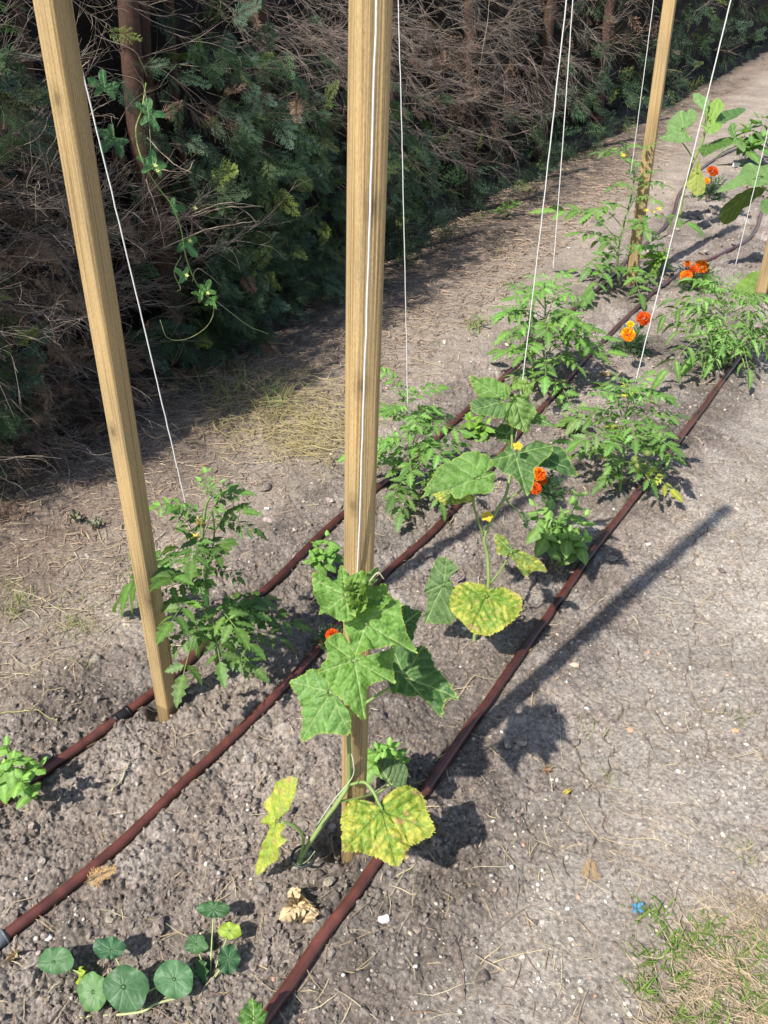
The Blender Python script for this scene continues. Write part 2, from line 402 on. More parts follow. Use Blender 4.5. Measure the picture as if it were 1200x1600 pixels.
def lumps(mb, P, size, cols, tpl, flat=0.7, sink=0.3):
    k = len(P); which = rng.integers(0, len(tpl), k)
    for t in range(len(tpl)):
        m = which == t; q = m.sum()
        if not q: continue
        n = rng.normal(size=(q, 3)) * 0.35 + np.array([0, 0, 1]); Mx = tilt(n, rng.uniform(0, 6.28, q))
        sc = np.stack([size[m] * rng.uniform(0.8, 1.3, q), size[m] * rng.uniform(0.7, 1.1, q), size[m] * flat * rng.uniform(0.7, 1.1, q)], 1)
        Mx = Mx * sc[:, None, :]
        T = P[m].copy(); T[:, 2] += size[m] * flat * (1 - sink) * 0.5
        mb.inst(tpl[t][0], tpl[t][1], Mx, T, cols[m])
def build_clods():
    P, px, py = scatter(60000); bed, path, verge, strip = masks(P[:, 0], P[:, 1])
    keep = rng.uniform(size=len(P)) < (bed * (0.35 + 0.65 * sstep(-0.1, 0.3, fbm(P[:, 0], P[:, 1], 0.25, 3, 150))) + 0.12 * verge + 0.05 * path)
    P = P[keep]; P = P[(P[:, 1] < 9)]; P = P[hose_dist(P[:, 0], P[:, 1]) > .017]; P[:, 2] = gz(P[:, 0], P[:, 1]); D = np.hypot(P[:, 1], CAMH)
    size = (0.0022 + 0.006 * rng.uniform(size=len(P)) ** 3 + 0.013 * (rng.uniform(size=len(P)) ** 40)) * np.clip(D / 2.4, 0.9, 3)
    c = np.array([0.32, 0.272, 0.235]) * rng.uniform(0.7, 1.4, (len(P), 1)) * (1 + rng.normal(0, 0.02, (len(P), 3)))
    mb = MB(); big = size > 0.011
    lumps(mb, P[big], size[big], c[big], BL, 0.75, 0.4); lumps(mb, P[~big], size[~big], c[~big], BLs, 0.8, 0.4)
    tag(mb.build('soil_clods', M_clod, None, False), 'loose crumbly grey brown clods strewn over the planted bed', 'soil clods', kind='stuff')
    # pebbles
    P, px, py = scatter(8500); bed, path, verge, strip = masks(P[:, 0], P[:, 1])
    keep = rng.uniform(size=len(P)) < (0.25 * bed + 0.75 * path + 0.3 * verge) * (0.3 + sstep(-0.1, 0.35, fbm(P[:, 0], P[:, 1], 0.3, 2, 160)))
    P = P[keep]; P = P[(P[:, 1] < 8)]; P = P[hose_dist(P[:, 0], P[:, 1]) > .015]; P[:, 2] = gz(P[:, 0], P[:, 1]); D = np.hypot(P[:, 1], CAMH)
    size = (0.0022 + 0.0065 * rng.uniform(size=len(P)) ** 3) * np.clip(D / 2, 0.9, 2.6)
    pal = np.array([[0.56, 0.50, 0.41], [0.60, 0.57, 0.51], [0.42, 0.38, 0.33], [0.5, 0.42, 0.3], [0.36, 0.33, 0.31], [0.42, 0.27, 0.19]])
    c = pal[rng.choice(6, len(P), p=[.28, .2, .22, .12, .12, .06])] * rng.uniform(0.75, 1.15, (len(P), 1))
    mb = MB(); lumps(mb, P, size, c, BLs, 0.6, 0.5)
    tag(mb.build('pebbles', M_stone), 'pale small pebbles trodden into the path and bed', 'pebbles', kind='stuff')
build_clods()

# ------------------------------------------------------------------ litter: straws, needles, twigs lying on the soil
def straws(mb, P, L, wid, cols, bend=0.25, lift=0.004, az=None, up=0.0):
    """thin bent ribbons with a ridge: (k) of them lying at P"""
    k = len(P); n = 5
    if az is None: az = rng.uniform(0, 2 * math.pi, k)
    d = np.stack([np.cos(az), np.sin(az)], 1); nn = np.stack([-d[:, 1], d[:, 0]], 1)
    t = np.linspace(0, 1, n); b = rng.normal(0, bend, k); b2 = rng.normal(0, bend * .6, k)
    XY = P[:, None, :2] + d[:, None] * (L[:, None] * (t - 0.5)[None])[..., None] + nn[:, None] * (L[:, None] * (b[:, None] * ((t - .5) ** 2)[None] + b2[:, None] * ((t - .5) ** 3)[None] * 3))[..., None]
    zz = gz(XY[..., 0].ravel(), XY[..., 1].ravel()).reshape(k, n)
    zl = np.linspace(0, 1, n)[None] * (zz[:, -1:] - zz[:, :1]) + zz[:, :1]
    Z = np.maximum(zz, zl) * 0.5 + 0.5 * np.max(zz, 1, keepdims=True) * 0.6 + zz * 0.2 + lift * rng.uniform(0.2, 1.5, (k, 1)) + up * (L[:, None] * (t ** 1.3)[None]) * rng.uniform(0.3, 1, (k, 1))
    taper = np.array([0.6, 1, 1, 0.9, 0.3])
    o = nn[:, None] * (wid[:, None] * taper[None])[..., None]
    A = np.concatenate([XY + o, Z[..., None]], 2); B = np.concatenate([XY - o, Z[..., None]], 2)
    Cc = np.concatenate([XY, Z[..., None] + (wid[:, None] * 0.9)[..., None]], 2)
    V = np.stack([A, Cc, B], 2)       # k,n,3,3
    idx = np.arange(n * 3).reshape(n, 3); F = []
    for i in range(n - 1):
        for j in (0, 1): F.append([idx[i, j], idx[i, j + 1], idx[i + 1, j + 1], idx[i + 1, j]])
    F = np.array(F); Fa = (F[None] + (np.arange(k) * n * 3)[:, None, None]).reshape(-1, 4)
    mb.add(V.reshape(-1, 3), Fa, np.repeat(cols, n * 3, 0))
def region(n, cx, cy, sx, sy, Yrange=None):
    """points round a photo-pixel centre with pixel spreads, on the ground"""
    px = rng.normal(cx, sx, n); py = rng.normal(cy, sy, n); py = np.maximum(py, 30)
    return np.array([G(a, b) for a, b in zip(px, py)])
straw_pal = np.array([[0.42, 0.34, 0.2], [0.36, 0.27, 0.17], [0.5, 0.43, 0.28], [0.25, 0.17, 0.11], [0.3, 0.23, 0.17]])
def build_litter():
    mb = MB()
    P, px, py = scatter(16000, pyr=(60, 1750)); bed, path, verge, strip = masks(P[:, 0], P[:, 1])
    hdv = hedge_d(P[:, 0], P[:, 1])
    keep = rng.uniform(size=len(P)) < (0.16 * bed + 0.18 * path + 0.65 * verge * sstep(-0.3, 0.2, fbm(P[:, 0], P[:, 1], 0.25, 2, 170)) + 1.0 * strip) * (hdv > -0.5)
    P = P[keep]; P = P[P[:, 1] < 16]; D = np.hypot(P[:, 1], CAMH); s = np.clip(D / 2.2, 0.8, 3)
    L = rng.gamma(2.2, 0.016, len(P)) * s ** 0.6 + 0.01; wd = rng.uniform(0.0006, 0.0013, len(P)) * s
    c = straw_pal[rng.choice(5, len(P), p=[.25, .25, .12, .2, .18])] * rng.uniform(0.7, 1.25, (len(P), 1))
    straws(mb, P, L, wd, c)
    # brown needle litter, thick right under the hedge
    k = 9000; s_ = rng.uniform(-1.5, 1, k) ; sv = rng.gamma(2, 2.4, k) - 1.5; dv = rng.uniform(-0.45, 0.75, k)
    P = np.stack([HB[0] + hd[0] * sv + hn[0] * dv, HB[1] + hd[1] * sv + hn[1] * dv, np.zeros(k)], 1)
    s = np.clip(np.hypot(P[:, 1], CAMH) / 2.2, 0.8, 3.2)
    straws(mb, P, rng.uniform(0.012, 0.05, k) * s ** .5, rng.uniform(0.0008, 0.0016, k) * s, np.array([0.25, 0.185, 0.135]) * rng.uniform(0.5, 1.5, (k, 1)), 0.5, 0.008)
    tag(mb.build('straw_litter', M_litter), 'dry straw and needle litter scattered over the bare ground', 'litter', kind='stuff')
build_litter()

# ------------------------------------------------------------------ grass
def blades(mb, P, L, wid, cols, lean=0.6, az=None):
    k = len(P); n = 5
    if az is None: az = rng.uniform(0, 6.28, k)
    d = np.stack([np.cos(az), np.sin(az)], 1); nn = np.stack([-d[:, 1], d[:, 0]], 1)
    t = np.linspace(0, 1, n); ln = np.clip(rng.normal(lean, 0.25, k), 0.05, 1.3)
    rad = np.sin(ln[:, None] * (0.3 + t[None] * 0.9)) * t[None] * L[:, None]; hz = np.cos(ln[:, None] * (0.3 + t[None] * 0.9)) * t[None] * L[:, None]
    XY = P[:, None, :2] + d[:, None] * rad[..., None]
    Z = gz(P[:, 0], P[:, 1])[:, None] - 0.002 + np.maximum(hz, 0.002 + 0.004 * t[None])
    tp = np.array([0.8, 1, 0.85, 0.55, 0.08]); o = nn[:, None] * (wid[:, None] * tp[None])[..., None]
    A = np.concatenate([XY + o, Z[..., None]], 2); B = np.concatenate([XY - o, Z[..., None]], 2); Cc = np.concatenate([XY, Z[..., None] - (wid[:, None] * .5)[..., None]], 2)
    V = np.stack([A, Cc, B], 2); idx = np.arange(n * 3).reshape(n, 3)
    F = np.array([[idx[i, j], idx[i, j + 1], idx[i + 1, j + 1], idx[i + 1, j]] for i in range(n - 1) for j in (0, 1)])
    mb.add(V.reshape(-1, 3), (F[None] + (np.arange(k) * n * 3)[:, None, None]).reshape(-1, 4), np.repeat(cols, n * 3, 0))
GRN = np.array([0.12, 0.20, 0.035]); DRY = np.array([0.40, 0.33, 0.17])
def build_grass():
    # corner of the path
    mb = MB(); C = []
    n = 3600; px = rng.uniform(985, 1420, n); py = rng.uniform(1395, 1760, n)
    e = (px - 1005) / 190 + (py - 1430) / 250 + rng.normal(0, 0.25, n) ; keep = (e > 0.55)
    keep &= rng.uniform(size=n) < np.clip(0.35 + (px - 985) / 200, 0, 1)
    P = np.array([G(a, b) for a, b in zip(px[keep], py[keep])])
    P = P + 0.010 * rng.normal(size=P.shape); k = len(P)
    m2 = rng.uniform(size=k) < .72 + .9 * fbm(P[:, 0], P[:, 1], .07, 3, 77); P = P[m2]; k = len(P)
    straws(mb, P, rng.gamma(3, 0.018, k) + .012, rng.uniform(0.0004, 0.0010, k), (DRY * [1.05, 1.0, 1.3]) * rng.uniform(0.5, 1.45, (k, 1)), 0.9, 0.010, az=rng.normal(-0.7, 1.0, k))
    for cx, cy, q, sp in ((1020, 1428, 40, 15), (1110, 1470, 70, 22), (1060, 1478, 60, 15), (1010, 1500, 30, 12), (1005, 1548, 30, 14), (1055, 1535, 30, 12), (1165, 1515, 50, 18), (1180, 1570, 50, 16), (1190, 1480, 40, 14), (1110, 1590, 40, 16), (1060, 1590, 30, 14), (1260, 1550, 90, 40)):
        P = region(q, cx, cy, sp, sp * .8)
        blades(mb, P, rng.uniform(0.015, 0.045, q), rng.uniform(0.001, 0.002, q), GRN * rng.uniform(0.7, 1.5, (q, 1)), 0.7)
    tag(mb.build('grass', M_grass), 'dry straw coloured turf with green tufts at the path corner', 'grass', kind='stuff')
    mb = MB()
    for cx, cy, q, sx, sy in ((455, 680, 190, 50, 22), (420, 620, 110, 55, 34), (500, 700, 80, 30, 22), (370, 640, 60, 45, 30), (520, 640, 60, 20, 30), (440, 650, 60, 90, 45)):
        P = region(q, cx, cy, sx, sy)
        straws(mb, P, rng.uniform(0.06, 0.20, q), rng.uniform(0.0010, 0.0019, q), DRY * rng.uniform(0.55, 1.25, (q, 1)), 0.9, 0.02)
    P = region(150, 435, 640, 32, 22); blades(mb, P, rng.uniform(0.04, 0.12, 150), rng.uniform(0.0010, 0.0016, 150), (0.5 * GRN + 0.5 * DRY) * rng.uniform(0.6, 1.2, (150, 1)), 0.75)
    P = region(60, 435, 625, 12, 10); blades(mb, P, rng.uniform(0.04, 0.09, 60), rng.uniform(0.0012, 0.0018, 60), GRN * rng.uniform(0.9, 1.5, (60, 1)) + 0.08, 0.9)
    P = region(70, 350, 620, 40, 14); blades(mb, P, rng.uniform(0.08, 0.2, 70), rng.uniform(0.0012, 0.002, 70), (0.6 * GRN + 0.4 * DRY) * rng.uniform(0.5, 1.0, (70, 1)), 0.6)
    tag(mb.build('dry_grass', M_grass), 'matted yellowed grass clump on the strip below the hedge', 'grass', kind='stuff')
    mb = MB()
    for cx, cy, q, sp in ((120, 985, 45, 16), (125, 945, 45, 30), (25, 935, 50, 18), (138, 1050, 6, 4), (15, 960, 25, 10), (200, 900, 30, 14), (225, 925, 30, 10), (790, 395, 10, 12), (745, 510, 26, 8), (798, 325, 30, 10), (1095, 1010, 0, 3), (690, 850, 0, 2), (1150, 1120, 16, 10), (950, 1215, 18, 16), (920, 1140, 14, 10), (1170, 1340, 30, 14), (620, 400, 30, 16)):
        if not q: continue
        P = region(q, cx, cy, sp, sp * .7); s = np.clip(P[:, 1] / 1.5, 0.7, 2.2)
        blades(mb, P, rng.uniform(0.015, 0.05, q) * s, rng.uniform(0.0008, 0.0014, q) * s, (GRN * 0.6 + DRY * 0.35) * rng.uniform(0.7, 1.4, (q, 1)), 0.8)
    P, px, py = scatter(900); bed, path, verge, strip = masks(P[:, 0], P[:, 1]); P = P[(rng.uniform(size=900) < 0.5 * verge + 0.1 * path + .1 * bed) & (P[:, 1] < 6)]
    k = len(P); s = np.clip(P[:, 1] / 1.5, 0.7, 2.2)
    blades(mb, P, rng.uniform(0.006, 0.016, k) * s, rng.uniform(0.0009, 0.002, k) * s, GRN * rng.uniform(0.7, 1.2, (k, 1)), 0.7)
    tag(mb.build('grass_sprouts', M_grass), 'thin wisps of grass sprouting on the bare strip and path', 'grass', kind='stuff')
build_grass()

# ------------------------------------------------------------------ posts
def build_post(base, toppx, toppy, Ytop, yaw, label, H=2.07, side=0.042, col=(0.38, 0.275, 0.14), knots=(), bev=0.008):
    b = base.copy(); b[2] = -0.25
    top = W(toppx, toppy, Ytop); ax = (top - base); ax = ax / ax[2]
    root_loc = base
    n = 620; zs = np.linspace(-0.25, H, n); q = side / 2
    cs = []
    for sx, sy in ((1, 1), (-1, 1), (-1, -1), (1, -1)):
        a0 = math.atan2(sy, sx) - R(45)
        for a in (0, 18, 36, 54, 72, 90): cs.append((sx * (q - bev) + bev * math.cos(a0 + R(a)), sy * (q - bev) + bev * math.sin(a0 + R(a))))
    sub = np.array(cs); nxs = np.roll(sub, -1, 0); cs = np.concatenate([(sub[i][None] + (nxs[i] - sub[i])[None] * np.linspace(0, 1, 8 if i % 6 == 5 else 1, endpoint=False)[:, None]) for i in range(len(sub))]); c, s = math.cos(yaw), math.sin(yaw); cs = cs @ np.array([[c, s], [-s, c]])
    V = []; Cc = []
    for z in zs:
        k = 1 + 0.01 * math.sin(z * 7 + base[0] * 9)
        V.append(np.stack([cs[:, 0] * k, cs[:, 1] * k, np.full(len(cs), z)], 1))
        f = np.array(col) * (0.62 if z < 0.03 else 1.0) * (1 + 0.05 * math.sin(z * 3 + base[1] * 5)); f = np.repeat(f[None], len(cs), 0)
        for kz, ka in knots:
            kd = np.array([math.cos(ka), math.sin(ka)]); kp = kd * side * .52; dd = np.hypot((z - kz) * .55, np.linalg.norm(cs - kp, axis=1))
            kf = np.exp(-(dd / .0065) ** 4); hl = np.exp(-((dd - .010) / .003) ** 2); f = f * (1 - .55 * kf - .20 * hl)[:, None]
        Cc.append(f)
    m = len(cs); V = np.concatenate(V); idx = np.arange(n * m).reshape(n, m); nx = np.roll(idx, -1, 1)
    F = np.stack([idx[:-1], nx[:-1], nx[1:], idx[1:]], -1).reshape(-1, 4)
    mb = MB(); mb.add(V, F, np.concatenate(Cc))
    ctr = V[idx[-1]].mean(0) + [0, 0, 0.004]; k = mb.n; mb.v.append(ctr[None]); mb.c.append(np.array([col])); mb.n += 1
    mb.f3.append(np.stack([idx[-1], nx[-1], np.full(m, k)], 1))
    o = mb.build('wooden_post', M_wood)
    o.location = (0, 0, 0)
    o.rotation_mode = 'QUATERNION'; o.rotation_quaternion = Vector((0, 0, 1)).rotation_difference(Vector(ax)); o.location = (base[0], base[1], 0)
    tag(o, label, 'post', 'square wooden stakes along the rows'); return ax
ax0 = build_post(post_base[0], 82, 0, 1.30, -ROW + R(4), 'wooden stake leaning at left beside the near tomato and hedge', knots=((1.36, -2.1), (.80, -2.2), (.38, -1.3)))
ax1 = build_post(post_base[1], 579, 0, 1.00, -ROW - R(33), 'wooden stake in the middle with cucumber leaves at its foot', knots=((.86, -2.0), (1.28, -1.2), (1.05, -1.6)), bev=0.0115)
ax2 = build_post(post_base[2], 1047, 0, 4.70, -ROW + R(8), 'wooden stake far back standing behind the flowering spindly tomato', side=0.062)
ax3 = build_post(post_base[3], 1215, 350, 4.40, -ROW + R(0), 'wooden stake cut off by the right edge beside the pale tomato', side=0.062, col=(0.36, 0.262, 0.138))

# ------------------------------------------------------------------ hoses
def build_hose(P, label, i):
    C = curve(P, 14); C = C.copy()
    C[:, 2] = 0
    s = np.cumsum(np.r_[0, np.linalg.norm(np.diff(C[:, :2], axis=0), axis=1)])
    wob = np.interp(s, np.linspace(0, s[-1], 60), np.random.default_rng(i).normal(0, 0.0016, 60))
    C[:, 0] += wob * rn[0]; C[:, 1] += wob * rn[1]
    bed = low(C[:, 0], C[:, 1]) * 1.2
    kk = np.ones(9) / 9; bp = np.pad(bed, 4, 'edge'); bed = np.convolve(bp, kk, 'valid')
    C[:, 2] = bed + 0.0155
    S = np.linspace(0, s[-1], int(s[-1] / 0.018)); C = np.stack([np.interp(S, s, C[:, k]) for k in range(3)], 1)
    col = np.array([0.070, 0.020, 0.014]); dust = 0.5 + 0.5 * np.sin(S * 3 + np.sin(S * 7))
    dn = np.random.default_rng(i + 5).uniform(0.7, 1.35, len(S))
    cc = col[None] * (0.85 + 0.4 * dust[:, None]) * dn[:, None] + np.array([0.012, 0.008, 0.007]) * dust[:, None]
    mb = MB(); tube(mb, C, 0.0116, cc, 20)
    r = thing('soaker_hose', (C[0][0], C[0][1], 0), label, 'hose', 'brown hoses running along the bed')
    mb.build('hose_pipe', M_hose, r); return r, C
hr = [build_hose(hoses[0], 'brown hose nearest the hedge, running behind the left stake', 0),
      build_hose(hoses[1], 'brown middle hose of three, passing behind the central stake', 1),
      build_hose(hoses[2], 'brown hose nearest the bare path, outermost of the three', 2)]
def ring_on(C, p, name, L, r, col, parent, mat):
    i = int(np.argmin(np.linalg.norm(C[:, :2] - p[:2], axis=1))); d = unit(C[i + 1] - C[i - 1])
    mb = MB(); c = C[i]
    tube(mb, np.array([c - d * L / 2, c - d * L * .45, c + d * L * .45, c + d * L / 2]), np.array([r * .9, r, r, r * .9]), col, 16)
    for e in (-1, 1):
        tube(mb, np.array([c + d * e * L * .32, c + d * e * L * .44]), r * 1.1, col, 16)
    mb.build(name, mat, parent)
ring_on(hr[0][1], G(195, 1118), 'hose_coupling', 0.045, 0.0145, (0.015, 0.014, 0.015), hr[0][0], M_black)
ring_on(hr[1][1], G(2, 1473), 'hose_coupling', 0.03, 0.0148, (0.12, 0.13, 0.14), hr[1][0], M_black)

# ------------------------------------------------------------------ strings
def string(p_low, toppx, toppy, Ytop, label, H=2.05, r=0.0014):
    t = W(toppx, toppy, Ytop); a = p_low; ax = (t - a) / (t[2] - a[2]); e = a + ax * (H - a[2])
    n = 60; tt = np.linspace(0, 1, n)[:, None]; C = a * (1 - tt) + e * tt
    C[:, 0] += 0.004 * np.sin(np.linspace(0, math.pi, n)); C += rng.normal(0, 0.0003, C.shape)
    mb = MB(); tube(mb, C, r, (0.66, 0.65, 0.61), 6)
    o = mb.build('support_string', M_string); tag(o, label, 'string', 'white strings hanging down to the plants'); return o
string(W(296, 812, 1.52), 125, 110, 1.55, 'white string slanting down to the tall tomato beside the left stake')
string(W(547, 1185, 0.93), 583, 0, 0.95, 'white string running down the face of the middle stake to the cucumber', r=0.0014)
string(W(637, 640, 2.24), 620, 0, 2.3, 'white string just right of the middle stake down to the bushy tomato')
string(W(805, 690, 1.78), 882, 0, 1.78, 'white string ending in the upper leaves of the yellowing cucumber')
string(W(864, 425, 2.75), 893, 0, 2.75, 'white string ending above the tomato between two hoses, thinner of a close pair', r=0.0017)
string(W(985, 275, 4.4), 1020, 0, 4.4, 'white string just left of the far stake behind the spindly tomato', r=0.0018)
string(W(992, 600, 2.45), 1140, 0, 2.5, 'long white string slanting from the flowering low tomato past the aubergine', r=0.0018)
string(W(1148, 420, 3.6), 1202, 190, 3.6, 'white string at the right edge crossing the big aubergine leaves', r=0.0018)

# ------------------------------------------------------------------ big single leaves
def leafmesh(mb, B, F3, org, col, edge=None, yellow=0.0, crinkle=1.0, droop=0.0, cup=0.0, serr=0.05, fold=0.0, veins=None, vcol=(0.34, 0.46, 0.19), N=150, K=20, spots=0.0, seed=0, vd=1.0, vw=1.0, secw=1.0):
    """B: control outline (m,2) round the vein origin, metres; F3: matrix with the leaf's x, y, normal"""
    r = np.random.default_rng(seed)
    B = np.asarray(B, float); m = len(B)
    th0 = np.arctan2(B[:, 1], B[:, 0])
    Q = np.vstack([B[-1:], B, B[:2]]); per = N // m + 1; out = []
    for i in range(1, m + 1):
        a, b, c, d = Q[i - 1], Q[i], Q[i + 1], Q[(i + 2) if i + 2 < len(Q) else (i + 2 - m)]
        for t in np.linspace(0, 1, per, endpoint=False):
            k = 0.8
            m1 = k * (c - a) / 2; m2 = k * (d - b) / 2
            out.append((2 * t**3 - 3 * t**2 + 1) * b + (t**3 - 2 * t**2 + t) * m1 + (-2 * t**3 + 3 * t**2) * c + (t**3 - t**2) * m2)
    P = np.array(out); n = len(P); R_ = np.hypot(P[:, 0], P[:, 1]); size = R_.max()
    s = np.cumsum(np.r_[0, np.linalg.norm(np.diff(P, axis=0), axis=1)]); tooth = 0.0062
    saw = 1 + serr * (((s / tooth) % 1.0) - 0.4) + serr * 0.5 * r.normal(0, 1, n) * 0.5
    P = P * saw[:, None]
    rad = np.linalg.norm(B, axis=1)
    if veins is None:
        pk = [i for i in range(m) if rad[i] >= rad[i - 1] and rad[i] >= rad[(i + 1) % m]]
        va = th0[pk]; vl = rad[pk]
    else: va = np.array([math.atan2(b[1], b[0]) for b in veins]); vl = np.array([math.hypot(*b) for b in veins])
    k = (np.arange(1, K + 1) / K) ** 0.85
    V2 = np.vstack([[0, 0], (P[None] * k[:, None, None]).reshape(-1, 2)])
    kk = np.r_[0, np.repeat(k, n)]
    x, y = V2[:, 0], V2[:, 1]; rr = np.hypot(x, y); th = np.arctan2(y, x)
    dth = (th[:, None] - va[None] + math.pi) % (2 * math.pi) - math.pi; j = np.argmin(np.abs(dth), 1)
    dm = dth[np.arange(len(x)), j]; a = rr * np.cos(dm); b = rr * np.abs(np.sin(dm))
    main = np.exp(-(b / (0.0013 * vw * (1.35 - 0.9 * kk))) ** 2) * (kk > 0)
    main[0] = 1
    lam = 0.017 * max(0.6, size / 0.08); ph = (a - 0.75 * b) / lam + j * 0.37; sec = np.exp(-((ph % 1.0 - 0.5) / 0.10) ** 2) * (b > 0.001) * (kk < 0.96) * secw
    puck = crinkle * (0.0030 * (0.5 - np.abs(ph % 1.0 - 0.5) ** 1.0 * 0) * 0 + 0.0030 * np.abs(np.sin(math.pi * (ph - 0.5))) * np.clip(b / 0.008, 0, 1) + 0.0055 * fbm(x + seed * 7.7, y, 0.022, 3, seed % 50))
    z = puck * vd - droop * (rr / size) ** 2 * size + cup * (rr / size) ** 2 * size - fold * np.abs(y) - 0.0010 * crinkle * main
    z += (kk ** 4) * crinkle * 0.006 * np.sin(th * (5 + seed % 4) + seed)
    V = org + np.stack([x, y, z], 1) @ F3.T
    c = np.repeat(np.array(col, float)[None], len(x), 0); c = c * (1 + 0.20 * fbm(x + seed, y + 3, 0.03, 3, 3))[:, None]
    yv = np.array([0.44, 0.44, 0.08])
    if yellow:
        q = sstep(0.38 - yellow, 1.3 - yellow, 0.5 + 0.5 * fbm(x + seed * 3, y, 0.030, 3, 9) + 0.8 * fbm(x + seed, y + 5, 0.0060, 2, 29) + 0.45 * (kk - 0.5) - 0.6 * main - 0.4 * sec)
        c = c * (1 - q[:, None]) + yv * q[:, None]
    if spots:
        q = sstep(0.30, 0.42, fbm(x + seed * 5, y + 2, 0.016, 3, 19) + 0.22 * (kk - 0.7) + spots * 0.2); c = c * (1 - q[:, None]) + np.array([0.42, 0.27, 0.12]) * q[:, None]
    v_ = np.clip(0.75 * main + 0.30 * sec, 0, 1)[:, None]; c = c * (1 - v_) + np.array(vcol) * v_
    if edge is not None:
        e = sstep(0.955, 1.0, kk)[:, None]; c = c * (1 - e) + np.array(edge) * e
    idx = 1 + np.arange(K * n).reshape(K, n); nx = np.roll(idx, -1, 1)
    F = np.stack([idx[:-1], nx[:-1], nx[1:], idx[1:]], -1).reshape(-1, 4)
    base = mb.n; mb.add(V, F, c)
    mb.f3.append(np.stack([np.full(n, 0), nx[0] * 0 + idx[0], nx[0]], 1) + base)
    return V
def plframe(n, xdir):
    n = unit(n); x = unit(np.asarray(xdir, float) - n * np.dot(xdir, n)); return np.stack([x, np.cross(n, x), n], 1)
def leafpx(parent, outline, org, Y, n, name='leaf', mat=None, **kw):
    p0 = W(org[0], org[1], Y); n = unit(n)
    if np.dot(C0 - p0, n) < 0: flip = True
    pts = np.array([onplane(a, b, p0, n) for a, b in outline]) - p0
    F3 = plframe(n, np.array([1., 0, 0])); B = np.stack([pts @ F3[:, 0], pts @ F3[:, 1]], 1)
    ar = np.sum(B[:, 0] * np.roll(B[:, 1], -1) - B[:, 1] * np.roll(B[:, 0], -1))
    if ar < 0: B = B[::-1]
    mb = MB(); V = leafmesh(mb, B, F3, p0, **kw); mb.build(name, mat or M_leaf, parent); return p0
def stempx(parent, pts, r, col=(0.20, 0.30, 0.09), name='stem', n=6, mat=None, sides=7):
    """pts: (px, py, Y)"""
    P = curve([W(*p) for p in pts], n); rr = np.linspace(r[0], r[1], len(P)) if np.ndim(r) else r
    mb = MB(); tube(mb, P, rr, col, sides); mb.build(name, mat or M_stem, parent); return P
def sc(L, ox, oy, s): return [(ox + a / s, oy + b / s) for a, b in L]
CUC = (0.125, 0.255, 0.045); CUCE = (0.30, 0.40, 0.07)
UP = (0.0, -0.55, 0.8)

def petals(mb, c, up, r, k, col, l0=0.5):
    """ruffled flower head of many short petals"""
    i = np.arange(k); ph = i * 2.39996; rr = np.sqrt((i + 0.5) / k); el = R(80) * (1 - rr) 
    M0 = plframe(up, np.array([1., 0.1, 0]))
    d = np.stack([np.cos(ph) * np.cos(el), np.sin(ph) * np.cos(el), np.sin(el) * 0.75], 1)
    tp = np.array([[0, -.12, 0], [0.5, -.34, .05], [1, -.30, -.06], [1.05, 0, .08], [1, .30, -.06], [0.5, .34, .05], [0, .12, 0], [0.55, 0, -.05]])
    f = np.array([[0, 1, 7], [1, 2, 7], [2, 3, 7], [3, 4, 7], [4, 5, 7], [5, 6, 7], [6, 0, 7]])
    x = d @ M0.T; zc = np.repeat(M0[:, 2][None], k, 0) + 0.4 * rng.normal(size=(k, 3)); Fm = frame(x, zc)
    Ls = r * (l0 + 0.0 * rr); T = c + x * (r * (1 - l0)) * (0.25 + 0.75 * rr[:, None])
    cc = np.array(col) * rng.uniform(0.75, 1.25, (k, 1)) * np.array([1, 1, 1]) ; cc[:, 1] *= rng.uniform(0.5, 2.2, k)
    mb.inst(tp, f, Fm * Ls if np.isscalar(Ls) else Fm * Ls[:, None, None], T, cc)

